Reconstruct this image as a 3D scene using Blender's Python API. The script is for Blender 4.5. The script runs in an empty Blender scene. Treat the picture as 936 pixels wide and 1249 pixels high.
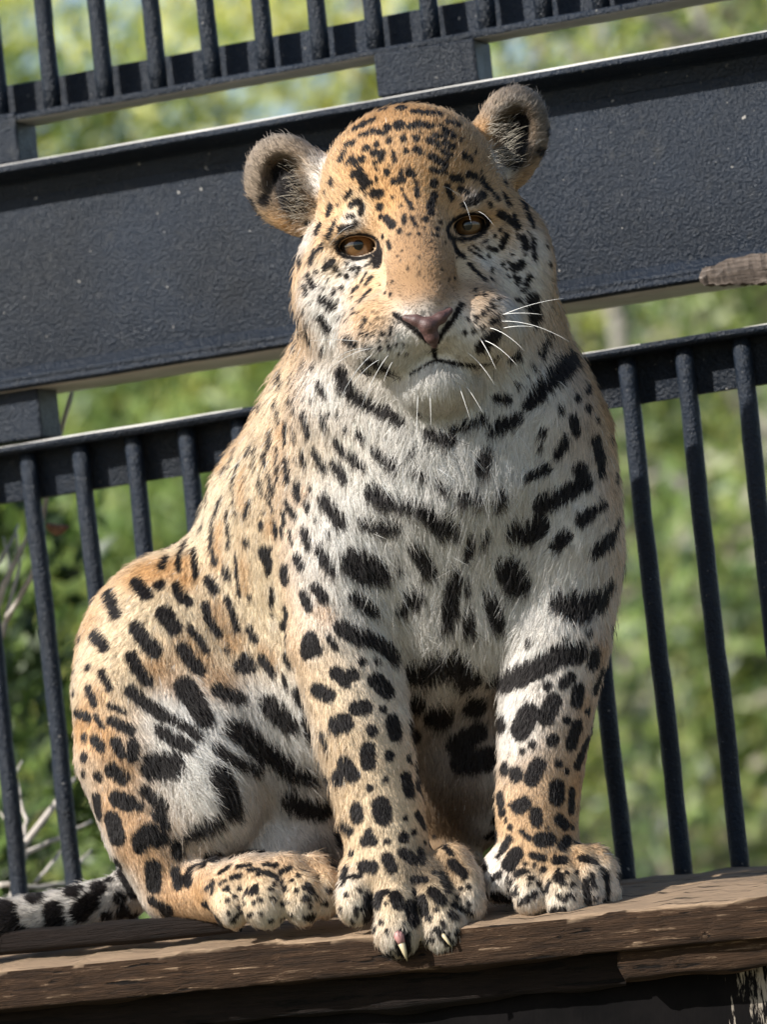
import bpy, bmesh, math, random
import numpy as np
from mathutils import Vector, Matrix
from mathutils.bvhtree import BVHTree

random.seed(7); rng = np.random.default_rng(7)
R = math.radians
scene = bpy.context.scene

# ---------------------------------------------------------------- camera
IMW, IMH, F = 936.0, 1249.0, 5500.0           # picture frame and focal length in its pixels
PITCH, ROLL = R(2.97), R(6.2)
fw = Vector((0, math.cos(PITCH), math.sin(PITCH)))
r0 = Vector((1, 0, 0)); u0 = r0.cross(fw)
rt = r0 * math.cos(ROLL) - u0 * math.sin(ROLL)
up = u0 * math.cos(ROLL) + r0 * math.sin(ROLL)
cam_d = bpy.data.cameras.new('camera'); cam = bpy.data.objects.new('camera', cam_d)
scene.collection.objects.link(cam); scene.camera = cam
M3 = Matrix((rt, up, -fw)).transposed()
cam.matrix_world = M3.to_4x4()
cam_d.sensor_fit = 'HORIZONTAL'; cam_d.sensor_width = 36.0
cam_d.lens = F / IMW * 36.0
cam_d.clip_start = 0.1; cam_d.clip_end = 3000
cam_d.dof.use_dof = True; cam_d.dof.focus_distance = 4.93; cam_d.dof.aperture_fstop = 7.2

# ---------------------------------------------------------------- sky, sun, exposure
SUN_DIR = Vector((-0.84, -0.50, 0.65)).normalized()      # towards the sun
world = bpy.data.worlds.new('World'); scene.world = world; world.use_nodes = True
wn = world.node_tree; bg = wn.nodes['Background']
sky = wn.nodes.new('ShaderNodeTexSky'); sky.sky_type = 'NISHITA'; sky.sun_disc = False
sky.sun_elevation = math.asin(SUN_DIR.z); sky.sun_rotation = math.atan2(SUN_DIR.x, SUN_DIR.y)
wn.links.new(sky.outputs[0], bg.inputs[0]); bg.inputs[1].default_value = 0.10
sl = bpy.data.lights.new('sun', 'SUN'); sl.energy = 4.8; sl.angle = R(0.6); sl.color = (1, .965, .91)
so = bpy.data.objects.new('sun', sl); scene.collection.objects.link(so)
so.rotation_euler = (-SUN_DIR).to_track_quat('-Z', 'Y').to_euler(); so.location = (-4, -3, 6)
scene.view_settings.view_transform = 'Standard'; scene.view_settings.look = 'None'
scene.view_settings.exposure = 0.66; scene.view_settings.gamma = 1.0
scene.render.engine = 'CYCLES'
try: scene.cycles_curves.shape = 'RIBBONS'
except Exception: pass

# ---------------------------------------------------------------- helpers
def px(u, v, d):                                   # a point at distance d along the lens axis
    return (fw + rt * ((u - IMW / 2) / F) + up * ((IMH / 2 - v) / F)) * d
C = scene.collection; THETA = R(19.5)
def link(o, parent=None):
    C.objects.link(o)
    if parent: o.parent = parent
    return o
def tag(o, label=None, cat=None, group=None, kind=None):
    if label: o['label'] = label
    if cat: o['category'] = cat
    if group: o['group'] = group
    if kind: o['kind'] = kind
    return o
def empty(name, loc):
    o = bpy.data.objects.new(name, None); o.location = loc; o.empty_display_size = .1
    return link(o)
def mesh_obj(name, verts, faces, mat=None, parent=None, smooth=False, loc=None):
    me = bpy.data.meshes.new(name)
    v = [tuple(p) for p in verts]
    base = Vector(loc) if loc is not None else (parent.matrix_world.translation.copy() if False else Vector((0, 0, 0)))
    me.from_pydata(v, [], [tuple(f) for f in faces]); me.update()
    if mat: me.materials.append(mat)
    if smooth: me.shade_smooth()
    o = bpy.data.objects.new(name, me); link(o, parent)
    if loc is not None: o.location = loc
    return o
class NT:
    def __init__(s, name):
        s.m = bpy.data.materials.new(name); s.m.use_nodes = True; s.t = s.m.node_tree
        s.b = s.t.nodes['Principled BSDF']; s.out = s.t.nodes['Material Output']
    def n(s, typ, **kw):
        nd = s.t.nodes.new(typ)
        for k, v in kw.items():
            if k in nd.inputs.keys(): nd.inputs[k].default_value = v
            else: setattr(nd, k, v)
        return nd
    def l(s, a, b): s.t.links.new(a, b)
    def coords(s, scale=(1, 1, 1), rot=(0, 0, 0)):
        tc = s.n('ShaderNodeTexCoord'); mp = s.n('ShaderNodeMapping')
        mp.inputs['Scale'].default_value = scale; mp.inputs['Rotation'].default_value = rot
        s.l(tc.outputs['Object'], mp.inputs[0]); return mp.outputs[0]
    def noise(s, vec, scale, detail=4, rough=.55):
        n = s.n('ShaderNodeTexNoise'); n.inputs['Scale'].default_value = scale
        n.inputs['Detail'].default_value = detail; n.inputs['Roughness'].default_value = rough
        s.l(vec, n.inputs['Vector']); return n.outputs['Fac']
    def ramp(s, fac, stops):
        r = s.n('ShaderNodeValToRGB'); e = r.color_ramp.elements
        while len(e) > 1: e.remove(e[-1])
        e[0].position = stops[0][0]; e[0].color = (*stops[0][1], 1) if len(stops[0][1]) == 3 else stops[0][1]
        for p, c in stops[1:]:
            k = e.new(p); k.color = (*c, 1)
        s.l(fac, r.inputs[0]); return r.outputs[0]
    def mix(s, fac, a, b, mode='MIX'):
        m = s.n('ShaderNodeMix'); m.data_type = 'RGBA'; m.blend_type = mode
        if hasattr(fac, 'is_linked'): s.l(fac, m.inputs[0])
        else: m.inputs[0].default_value = fac
        for q, i in ((a, 6), (b, 7)):
            if hasattr(q, 'is_linked'): s.l(q, m.inputs[i])
            else: m.inputs[i].default_value = (*q, 1)
        return m.outputs[2]
    def bump(s, h, strength, dist):
        b = s.n('ShaderNodeBump'); b.inputs['Strength'].default_value = strength
        b.inputs['Distance'].default_value = dist; s.l(h, b.inputs['Height'])
        s.l(b.outputs[0], s.b.inputs['Normal']); return b

def mat_paint(name='black_paint'):
    t = NT(name); v = t.coords()
    lump = t.noise(v, 250, 3, .55); fine = t.noise(v, 520, 2, .5); big = t.noise(v, 5, 4, .6)
    col = t.ramp(big, [(.3, (.004, .007, .012)), (.6, (.007, .013, .024)), (.8, (.012, .020, .034))])
    dust = t.ramp(t.noise(v, 60, 7, .75), [(.56, (0, 0, 0)), (.72, (.8,) * 3)])
    col = t.mix(dust, col, (.034, .036, .038))
    chip = t.ramp(t.noise(v, 130, 3, .5), [(.725, (0, 0, 0)), (.745, (1, 1, 1))])
    col = t.mix(chip, col, (.36, .34, .31))
    t.l(col, t.b.inputs['Base Color'])
    t.l(t.ramp(t.noise(v, 24, 5, .65), [(.3, (.30,) * 3), (.7, (.50,) * 3)]), t.b.inputs['Roughness'])
    t.b.inputs['Specular IOR Level'].default_value = .31
    h = t.n('ShaderNodeMath', operation='MULTIPLY_ADD'); t.l(lump, h.inputs[0]); h.inputs[1].default_value = 1.6; t.l(fine, h.inputs[2])
    t.bump(h.outputs[0], .8, .0024)
    return t.m
def mat_wood(name, dark, mid, light, lightpos=.66, sun=0):
    t = NT(name)
    tc = t.n('ShaderNodeTexCoord'); ro = t.n('ShaderNodeMapping'); ro.inputs['Rotation'].default_value = (0, 0, THETA); t.l(tc.outputs['Object'], ro.inputs[0])
    def sc(x, y):
        m = t.n('ShaderNodeMapping'); m.inputs['Scale'].default_value = (x, y, y); t.l(ro.outputs[0], m.inputs[0]); return m.outputs[0]
    g = t.noise(sc(2.2, 38), 5, 8, .7); g2 = t.noise(sc(4, 11), 2.2, 6, .62); g3 = t.noise(sc(6, 130), 5, 4, .6); cr = t.noise(sc(3, 30), 3.2, 5, .55)
    col = t.ramp(g, [(.34, dark), (.48, mid), (lightpos, tuple(1.5 * c for c in mid)), (lightpos + .12, light)])
    col = t.mix(t.ramp(g2, [(.35, (0, 0, 0)), (.7, (.8,) * 3)]), col, tuple(.5 * c for c in mid))
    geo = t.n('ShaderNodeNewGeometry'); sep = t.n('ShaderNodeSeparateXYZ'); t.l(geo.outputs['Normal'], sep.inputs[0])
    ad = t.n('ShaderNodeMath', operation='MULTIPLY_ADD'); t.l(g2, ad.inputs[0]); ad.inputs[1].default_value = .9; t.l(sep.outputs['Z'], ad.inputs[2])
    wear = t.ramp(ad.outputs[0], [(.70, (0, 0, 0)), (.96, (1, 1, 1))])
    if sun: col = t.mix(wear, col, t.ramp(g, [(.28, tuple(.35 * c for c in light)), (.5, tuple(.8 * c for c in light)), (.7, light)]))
    crack = t.ramp(cr, [(.36, (1, 1, 1)), (.40, (0, 0, 0))])
    col = t.mix(crack, col, tuple(.5 * c for c in dark))
    t.l(col, t.b.inputs['Base Color'])
    t.b.inputs['Roughness'].default_value = .8; t.b.inputs['Specular IOR Level'].default_value = .2
    h = t.n('ShaderNodeMath', operation='MULTIPLY_ADD'); t.l(g, h.inputs[0]); h.inputs[1].default_value = 1.4; t.l(g3, h.inputs[2])
    h2 = t.n('ShaderNodeMath', operation='SUBTRACT'); t.l(h.outputs[0], h2.inputs[0]); t.l(crack, h2.inputs[1])
    t.bump(h2.outputs[0], .9, .0035)
    return t.m
def mat_plain(name, col, rough=.6, spec=.4, **kw):
    t = NT(name); t.b.inputs['Base Color'].default_value = (*col, 1)
    t.b.inputs['Roughness'].default_value = rough; t.b.inputs['Specular IOR Level'].default_value = spec
    for k, v in kw.items(): t.b.inputs[k].default_value = v
    return t.m

# ---------------------------------------------------------------- the cage fence
fh = Vector((math.cos(THETA), -math.sin(THETA), 0)); fn = Vector((-math.sin(THETA), -math.cos(THETA), 0))   # along, towards camera
F0 = px(468, 600, 5.52)
def onf(u, v, off=0.0):                            # the point of the fence plane (off metres nearer the camera) seen at u, v
    d = fw + rt * ((u - 468) / F) + up * ((IMH / 2 - v) / F)
    t = (F0 + fn * off - Vector((0, 0, 0))).dot(fn) / d.dot(fn)
    return d * t
PAINT = mat_paint()
def noise1(x, s): 
    return (math.sin(x * 13.1 + s) + .6 * math.sin(x * 31.7 + 2.1 * s) + .4 * math.sin(x * 67.3 + s * 3.3)) / 2
def extrude_profile(name, A, B, prof, mat, parent, seg=40, wob=0.0008, ext=.9, bevel=0.0):
    """prof: list of (n, z) outline towards the camera / up, swept from A to B (both lengthened by ext)"""
    dr = (B - A).normalized(); A2 = A - dr * ext; B2 = B + dr * ext; L = (B2 - A2).length
    zz = fn.cross(dr) if fn.cross(dr).z > 0 else dr.cross(fn)
    vs = []; fs = []; m = len(prof)
    for i in range(seg + 1):
        p = A2 + dr * (L * i / seg)
        for j, (n, z) in enumerate(prof):
            w1 = noise1(i * L / seg, j * 1.7) * wob; w2 = noise1(i * L / seg, j * 2.9 + 5) * wob
            vs.append(p + fn * (n + w1) + zz * (z + w2))
    for i in range(seg):
        for j in range(m):
            a = i * m + j; b = i * m + (j + 1) % m
            fs.append((a, b, b + m, a + m))
    fs.append(tuple(range(m))[::-1]); fs.append(tuple(range(seg * m, seg * m + m)))
    o = mesh_obj(name, vs, fs, mat, parent)
    bm = bmesh.new(); bm.from_mesh(o.data); bmesh.ops.recalc_face_normals(bm, faces=bm.faces); bm.to_mesh(o.data); bm.free()
    md = o.modifiers.new('bevel', 'BEVEL'); md.width = bevel or .0022; md.segments = 2; md.limit_method = 'ANGLE'
    o.data.shade_smooth()
    return o
def box_between(name, c, half, mat, parent, bev=.003):
    """box at c with half sizes along fh, fn, z"""
    vs = []
    for a in (-1, 1):
        for b in (-1, 1):
            for d in (-1, 1):
                vs.append(c + fh * (a * half[0]) + fn * (b * half[1]) + Vector((0, 0, d * half[2])))
    fs = [(0, 1, 3, 2), (4, 6, 7, 5), (0, 4, 5, 1), (2, 3, 7, 6), (0, 2, 6, 4), (1, 5, 7, 3)]
    o = mesh_obj(name, vs, fs, mat, parent)
    bm = bmesh.new(); bm.from_mesh(o.data); bmesh.ops.recalc_face_normals(bm, faces=bm.faces); bm.to_mesh(o.data); bm.free()
    md = o.modifiers.new('bevel', 'BEVEL'); md.width = bev; md.segments = 2
    return o

LIT_GREY = NT('bounce_glint_grey')  # pale grey standing in for bounced light and sun glint on the steel
LIT_GREY.l(LIT_GREY.ramp(LIT_GREY.noise(LIT_GREY.coords(), 14, 6, .65), [(.3, (.42, .40, .37)), (.6, (.62, .60, .56)), (.8, (.70, .68, .64))]), LIT_GREY.b.inputs['Base Color']); LIT_GREY.b.inputs['Roughness'].default_value = .55
def glint_edge(o):                                  # colours a sun glint onto the arris facing up and forwards
    o.data.materials.append(LIT_GREY.m)
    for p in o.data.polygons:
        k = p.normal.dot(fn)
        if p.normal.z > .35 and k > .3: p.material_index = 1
def underside(o):                                  # bounced light put into the colour of the lower faces
    o.data.materials.append(LIT_GREY.m)
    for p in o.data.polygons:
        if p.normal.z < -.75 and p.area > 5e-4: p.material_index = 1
fence = empty('cage_fence', (0, 0, 0))
tag(fence, 'black painted steel cage fence with wide girder and upright bars behind the jaguar', 'fence')
# girder: pixel lines of its top flange edge and of its lower flange edge
gT0, gT1 = onf(0, 207, .055), onf(936, 43, .055)
gB0, gB1 = onf(0, 466, .055), onf(936, 318, .055)
gw0, gw1 = gT0 - fn * .055, gT1 - fn * .055
hgt = ((gT0 - gB0).length + (gT1 - gB1).length) / 2
web = extrude_profile('girder', gw0, gw1, [(.008, -.004), (.008, -hgt - .003), (-.008, -hgt - .003), (-.008, -.004)], PAINT, fence, seg=60, wob=.0004)
tfl = extrude_profile('top_flange', gw0, gw1, [(.0545, .0055), (.0568, .0035), (.057, -.004), (.05, -.007), (.022, -.011), (.013, -.016), (.0085, -.034), (-.0085, -.034), (-.013, -.016), (-.022, -.011), (-.055, -.006), (-.055, .0055)], PAINT, web, seg=60, wob=.0007)
b0, b1 = gB0 - fn * .055, gB1 - fn * .055
bfl = extrude_profile('bottom_flange', b0, b1, [(.05, .0065), (.055, .002), (.052, -.0035), (.055, -.008), (.048, -.0125), (-.085, -.0125), (-.085, .0), (-.02, .006), (-.0085, .02), (.0085, .02), (.02, .008)], PAINT, web, seg=60, wob=.0006)

underside(bfl); glint_edge(tfl)
def tube(name, pts, radii, mat, parent=None, sides=10, caps=True, smooth=True):
    vs = []; fs = []
    pts = [Vector(p) for p in pts]; prev = None
    for i, p in enumerate(pts):
        t = (pts[min(i + 1, len(pts) - 1)] - pts[max(i - 1, 0)]).normalized()
        if prev is None: prev = t.orthogonal().normalized()
        prev = (prev - t * prev.dot(t)).normalized(); q = t.cross(prev)
        for k in range(sides):
            a = 2 * math.pi * k / sides
            vs.append(p + (prev * math.cos(a) + q * math.sin(a)) * radii[i])
    for i in range(len(pts) - 1):
        for k in range(sides):
            a = i * sides + k; b = i * sides + (k + 1) % sides
            fs.append((a, b, b + sides, a + sides))
    if caps:
        fs.append(tuple(range(sides))[::-1]); fs.append(tuple(range((len(pts) - 1) * sides, len(pts) * sides)))
    if name is None: return vs, fs
    return mesh_obj(name, vs, fs, mat, parent, smooth)
# upper railing: angle iron with bars standing on it
uA, uB = onf(0, 143, .03), onf(830, -8, .03)
ua, ub = uA - fn * .03, uB - fn * .03
upper = extrude_profile('upper_railing', ua, ub, [(.03, .0), (.03, -.009), (-.03, -.009), (-.03, .047), (-.022, .047), (-.022, .0)], PAINT, fence, seg=70, wob=.001, ext=1.0)
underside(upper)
lowA, lowB = onf(0, 545, .03), onf(936, 394, .03)
la, lb = lowA - fn * .03, lowB - fn * .03
lower = extrude_profile('lower_railing', la, lb, [(.0285, .0), (.0303, -.0014), (.0305, -.006), (.026, -.011), (-.012, -.011), (-.012, -.068), (-.02, -.068), (-.02, .0)], PAINT, fence, seg=70, wob=.001, ext=1.0)
glint_edge(lower)
def barmesh(A, B, r, seed):
    pts = []; n = 16
    for i in range(n + 1):
        t = i / n; p = A.lerp(B, t)
        p = p + fh * (.0012 * noise1(t * .7, seed)) + fn * (.0006 * noise1(t * .9, seed + 3))
        pts.append(p)
    vs, fs = tube(None, pts, [r * (1 + .03 * noise1(i * .13, seed + 9)) for i in range(n + 1)], None, None, 14)
    return vs, fs
def bars(rail, A, B, xs_px, ysrc, rad, top, bot, lean):
    base = None
    dr = (B - A).normalized()
    P0 = None
    for i, P in enumerate(xs_px):
        if base is None:
            vs, fs = barmesh(Vector((0, 0, bot)), Vector((lean * 0, 0, top)), rad, 2.0)
            base = mesh_obj('bar', vs, fs, PAINT, rail, True); o = base
        else:
            o = base.copy(); link(o, rail)
        o.location = P
        o.rotation_euler = (0, lean + random.uniform(-.004, .004), random.choice((0, 1.57, 3.14)))
# lower bars: hang from the rail down to the ledge
dr = (lb - la).normalized(); Ll = (lb - la).length
P762 = onf(764, 436, 0.004); s762 = (P762 - la).dot(dr); sp = (onf(834, 426, .004) - P762).length
xs = [la + dr * (s762 + k * sp) + fn * .004 for k in range(-16, 6)]
bars(lower, la, lb, xs, 0, .0114, -.006, -.66, 0.0)
dru = (ub - ua).normalized()
Pu = onf(128, 108, .006); su = (Pu - ua).dot(dru); spu = (onf(193, 97, .006) - Pu).length
xs = [ua + dru * (su + k * spu) + fn * .006 for k in range(-8, 15)]
bars(upper, ua, ub, xs, 0, .0113, .55, -.002, 0.0)
# spacer blocks between girder and rails
def spacer(u0p, u1p, vt, vb, par):
    a = onf(u0p, vb); b = onf(u1p, vb); t = onf((u0p + u1p) / 2, vt); c = (a + b) / 2; c.z = (t.z + ((a + b) / 2).z) / 2
    box_between('spacer_block', c, ((b - a).length / 2, .032, abs(t.z - ((a + b) / 2).z) / 2 + .003), PAINT, fence)
spacer(471, 594, 62, 110, upper)
spacer(-88, 37, 152, 208, upper)
spacer(-60, 64, 482, 540, lower)
spacer(500, 624, 402, 455, lower)

# ---------------------------------------------------------------- the timber ledge
PT = px(468, 1130, 4.965); LZ = PT.z + .008
gap = (F0 - PT).dot(-fn)                           # from the ledge's front edge to the fence plane
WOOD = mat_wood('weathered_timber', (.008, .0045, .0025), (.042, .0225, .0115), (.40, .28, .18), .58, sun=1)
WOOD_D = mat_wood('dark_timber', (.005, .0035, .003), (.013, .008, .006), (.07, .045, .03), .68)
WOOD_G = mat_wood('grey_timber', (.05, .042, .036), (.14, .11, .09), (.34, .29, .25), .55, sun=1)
def board(name, s0, s1, d0, d1, ztop, th, mat, parent, seed, rag=.004, seg=90, taper=0.0, drop=0.0):
    """a worn board lying along the fence: s along fh, d behind the ledge's front edge"""
    rr = random.Random(seed); vs = []; fs = []
    prof = []
    n = 7
    for i in range(n): prof.append((d0 + .003 + (d1 - d0 - .009) * i / (n - 1), 0.0, 'top'))
    prof.append((d1, -.006, 'b')); prof.append((d1, -th + .006, 'b'))
    prof.append((d1 - .006, -th, 'b')); prof.append((d0 + .012, -th, 'u')); prof.append((d0 + .003, -th + .004, 'f'))
    for i in range(5): prof.append((d0, -th + .008 + (th - .0105) * i / 4, 'f'))
    m = len(prof); ph = [rr.uniform(0, 6.28) for _ in prof]
    for i in range(seg + 1):
        s = s0 + (s1 - s0) * i / seg
        for j, (d, z, k) in enumerate(prof):
            a = noise1(s * .9, ph[j] * .12 + seed); b = noise1(s * 4.3 + seed, .5 * ph[j] * .3)
            if j == 0 or k == 'f': b += .8 * max(0, rr.gauss(0, 1) - 1.2)
            dd, dz = 0, 0
            if k == 'top': dz = .0022 * b + (rag * .55 * a if j == 0 else .0008 * a); dd = rag * .5 * b if j == 0 else 0
            if k == 'f': dd = rag * .5 * a + .0018 * b
            if k == 'u': dz = rag * a
            if i in (0, seg): dd += rr.uniform(-.003, .003)
            tt = taper * (i / seg) * (-z / th)
            p = PT + fh * (s + (rr.uniform(-.004, .004) if i in (0, seg) else 0)) - fn * (d + dd)
            vs.append(Vector((p.x, p.y, ztop + z + dz + tt - drop * (1 - (d - d0) / (d1 - d0)))))
    for i in range(seg):
        for j in range(m):
            a = i * m + j; b = i * m + (j + 1) % m
            fs.append((a, a + m, b + m, b))
    fs.append(tuple(range(m))); fs.append(tuple(range(seg * m, seg * m + m))[::-1])
    o = mesh_obj(name, vs, fs, mat, parent, True)
    bm = bmesh.new(); bm.from_mesh(o.data); bmesh.ops.recalc_face_normals(bm, faces=bm.faces); bm.to_mesh(o.data); bm.free()
    md = o.modifiers.new('e', 'EDGE_SPLIT'); md.split_angle = R(50)
    return o
ledge = empty('timber_ledge', (PT.x, PT.y, 0)); 
tag(ledge, 'weathered brown timber ledge with worn front edge that the jaguar sits on', 'ledge')
ledge.location = (0, 0, 0)
GL = -1.5                                          # ground level
board('board', -1.3, 1.3, 0.0, .175, LZ, .052, WOOD, ledge, 3, .005, taper=.010, seg=300, drop=.016)
board('board', -1.3, 1.3, .181, .345, LZ - .001, .05, WOOD, ledge, 5, .003)
board('board', -1.3, 1.3, .350, gap - .02, LZ + .001, .05, WOOD, ledge, 8, .003)
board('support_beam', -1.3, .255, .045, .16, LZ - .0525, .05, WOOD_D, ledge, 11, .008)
board('support_beam', .26, 1.3, .018, .16, LZ - .047, .045, WOOD, ledge, 21, .009, seg=120)
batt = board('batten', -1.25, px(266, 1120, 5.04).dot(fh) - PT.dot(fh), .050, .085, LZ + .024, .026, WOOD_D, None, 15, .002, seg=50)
tag(batt, 'thin dark wooden batten lying on the ledge in front of the tail', 'batten')
# dark panel closing the front under the ledge, paint scraped off at one end
def mat_panel():
    t = NT('scraped_black_panel'); v = t.coords(); w = t.coords((7, 7, 1.2), (0, R(14), 0))
    s = t.noise(w, 11, 6, .7); fine = t.noise(t.coords((40, 40, 6), (0, R(14), 0)), 6, 3)
    geo = t.n('ShaderNodeTexCoord'); sp_ = t.n('ShaderNodeSeparateXYZ'); t.l(geo.outputs['Object'], sp_.inputs[0])
    mr = t.n('ShaderNodeMapRange'); t.l(sp_.outputs['X'], mr.inputs[0])
    mr.inputs[1].default_value = .30; mr.inputs[2].default_value = .36; mr.inputs[3].default_value = 0; mr.inputs[4].default_value = .235
    ad = t.n('ShaderNodeMath', operation='ADD'); t.l(s, ad.inputs[0]); t.l(mr.outputs[0], ad.inputs[1])
    ad2 = t.n('ShaderNodeMath', operation='MULTIPLY_ADD'); t.l(fine, ad2.inputs[0]); ad2.inputs[1].default_value = .12; t.l(ad.outputs[0], ad2.inputs[2])
    sc = t.ramp(ad2.outputs[0], [(.76, (0, 0, 0)), (.82, (1, 1, 1))])
    base = t.ramp(t.noise(v, 20, 5), [(.35, (.003, .0028, .003)), (.75, (.007, .006, .006))])
    t.l(t.mix(sc, base, (.30, .26, .21)), t.b.inputs['Base Color']); t.b.inputs['Roughness'].default_value = .7; t.b.inputs['Specular IOR Level'].default_value = .04
    t.bump(s, .3, .003); return t.m
cpan = PT - fn * .10; hz = (LZ - .088 - GL) / 2
pan = box_between('base_panel', Vector((0, 0, 0)), (1.3, .03, hz), mat_panel(), None, .004)
pan.location = (cpan.x, cpan.y, GL + hz)
tag(pan, 'black panel with scraped paint closing the front below the timber ledge', 'panel')
# splintered timber end at the right end of the girder's lower edge
sa = onf(857, 342, .075); sb = onf(990, 322, .075)
def splinter():
    vs = []; fs = []; n = 26; d = (sb - sa); rr = random.Random(4)
    for i in range(n + 1):
        t = i / n; p = sa + d * t
        h1 = .011 + .009 * min(1, t * 3) + .0015 * noise1(t * 2, 1); h0 = -.006 - .010 * min(1, t * 1.6) + .003 * noise1(t * 3, 4)
        if i == 0: h1, h0 = .004, -.003
        for (nn, z) in ((.012, h1), (.014, (h1 + h0) / 2 + .003 * noise1(t * 4, 2)), (.010, h0), (-.02, h0), (-.02, h1)):
            vs.append(p + fn * (nn + rr.uniform(-.0015, .0015)) + Vector((0, 0, z)))
    for i in range(n):
        for j in range(5):
            a = i * 5 + j; b = i * 5 + (j + 1) % 5
            fs.append((a, b, b + 5, a + 5))
    fs.append((0, 1, 2, 3, 4)); fs.append(tuple(range(n * 5 + 4, n * 5 - 1, -1)))
    o = mesh_obj('splintered_timber', vs, fs, WOOD_G, None, False)
    bm = bmesh.new(); bm.from_mesh(o.data); bmesh.ops.recalc_face_normals(bm, faces=bm.faces); bm.to_mesh(o.data); bm.free()
    return o
tag(splinter(), 'splintered grey timber end fixed along the lower edge of the girder', 'timber')

# ---------------------------------------------------------------- the jaguar: one continuous skin grown from a distance field
D0, S = 5.0, F / 5.0                               # reference distance, pixels per metre there
def P3(u, v, w=0.0):                               # pixel + depth offset (pixel units) -> camera frame metres (right, up, away)
    d = D0 + w / S
    return np.array([(u - IMW / 2) / F * d, (IMH / 2 - v) / F * d, d])
class Field:
    def __init__(s, lo, hi, h):
        s.lo = np.array(lo); s.h = h
        s.n = np.ceil((np.array(hi) - s.lo) / h).astype(int) + 1
        s.D = np.full(s.n, .08, np.float32)
    def sub(s, lo, hi):
        a = np.clip(np.floor((lo - s.lo) / s.h).astype(int), 0, s.n); b = np.clip(np.ceil((hi - s.lo) / s.h).astype(int) + 1, 0, s.n)
        sl_ = tuple(slice(i, j) for i, j in zip(a, b))
        g = [(s.lo[k] + s.h * np.arange(a[k], b[k])).astype(np.float32) for k in range(3)]
        return sl_, g[0][:, None, None], g[1][None, :, None], g[2][None, None, :]
def smin(a, b, k):
    if k <= 0: return np.minimum(a, b)
    h = np.maximum(k - np.abs(a - b), 0) / k
    return np.minimum(a, b) - h * h * k * .25
PX = 1.0 / S
def cone(fd, p, q, r1, r2, k, op='u'):
    """rounded cone p->q; p, q camera-frame points, radii in pixels"""
    r1, r2, k = r1 * PX, r2 * PX, k * PX
    m = max(r1, r2) + k + .02
    sl_, X, Y, Z = fd.sub(np.minimum(p, q) - m, np.maximum(p, q) + m)
    if fd.D[sl_].size == 0: return
    ba = q - p; L2 = max(ba @ ba, 1e-9)
    t = np.clip(((X - p[0]) * ba[0] + (Y - p[1]) * ba[1] + (Z - p[2]) * ba[2]) / L2, 0, 1)
    dist = np.sqrt((X - p[0] - ba[0] * t) ** 2 + (Y - p[1] - ba[1] * t) ** 2 + (Z - p[2] - ba[2] * t) ** 2) - (r1 + (r2 - r1) * t)
    fd.D[sl_] = smin(fd.D[sl_], dist, k) if op == 'u' else -smin(-fd.D[sl_], dist, k)
def ell(fd, c, rad, k, rot=0.0, yaw=0.0, pit=0.0, op='u'):
    """ellipsoid; radii in pixels (across, up, deep); rot turns it in the picture plane, anticlockwise"""
    r = np.array(rad) * PX; k = k * PX; m = r.max() + k + .02
    sl_, X, Y, Z = fd.sub(c - m, c + m)
    if fd.D[sl_].size == 0: return
    x, y, z = X - c[0], Y - c[1], Z - c[2]
    ca, sa_ = math.cos(R(rot)), math.sin(R(rot)); x, y = x * ca + y * sa_, -x * sa_ + y * ca
    if yaw: cy, sy = math.cos(R(yaw)), math.sin(R(yaw)); x, z = x * cy + z * sy, -x * sy + z * cy
    if pit: cp, sp_ = math.cos(R(pit)), math.sin(R(pit)); y, z = y * cp + z * sp_, -y * sp_ + z * cp
    k0 = np.sqrt((x / r[0]) ** 2 + (y / r[1]) ** 2 + (z / r[2]) ** 2)
    k1 = np.sqrt((x / r[0] ** 2) ** 2 + (y / r[1] ** 2) ** 2 + (z / r[2] ** 2) ** 2)
    dist = k0 * (k0 - 1) / np.maximum(k1, 1e-6)
    fd.D[sl_] = smin(fd.D[sl_], dist, k) if op == 'u' else -smin(-fd.D[sl_], dist, k)
def chain(fd, pts, k, op='u'):
    """a run of rounded cones joined without bulges, then blended into the field once"""
    ps = [P3(*a[:3]) for a in pts]; rs = [a[3] * PX for a in pts]; k = k * PX; m = max(rs) + k + .02
    sl_, X, Y, Z = fd.sub(np.min(ps, 0) - m, np.max(ps, 0) + m)
    if fd.D[sl_].size == 0: return
    acc = None
    for p, q, r1, r2 in zip(ps[:-1], ps[1:], rs[:-1], rs[1:]):
        ba = q - p; L2 = max(ba @ ba, 1e-9)
        t = np.clip(((X - p[0]) * ba[0] + (Y - p[1]) * ba[1] + (Z - p[2]) * ba[2]) / L2, 0, 1)
        dist = np.sqrt((X - p[0] - ba[0] * t) ** 2 + (Y - p[1] - ba[1] * t) ** 2 + (Z - p[2] - ba[2] * t) ** 2) - (r1 + (r2 - r1) * t)
        acc = dist if acc is None else smin(acc, dist, .004)
    fd.D[sl_] = smin(fd.D[sl_], acc, k) if op == 'u' else -smin(-fd.D[sl_], acc, k)

LO, HI = (-.62, -.53, 4.80), (.30, .50, 5.46)
H = .0031
body = Field(LO, HI, H)
B = body
# trunk
ell(B, P3(515, 610, 165), (225, 250, 140), 30)
ell(B, P3(575, 690, 120), (165, 150, 115), 50)
chain(B, [(525, 330, 80, 118), (530, 430, 110, 165), (545, 540, 150, 205)], 50)
chain(B, [(455, 520, 215, 120), (395, 640, 270, 150), (345, 770, 300, 150), (290, 860, 310, 135)], 50)
ell(B, P3(213, 815, 270), (128, 150, 125), 50, rot=-8)
chain(B, [(480, 790, 220, 140), (380, 860, 250, 125), (300, 900, 250, 110)], 50)
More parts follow.
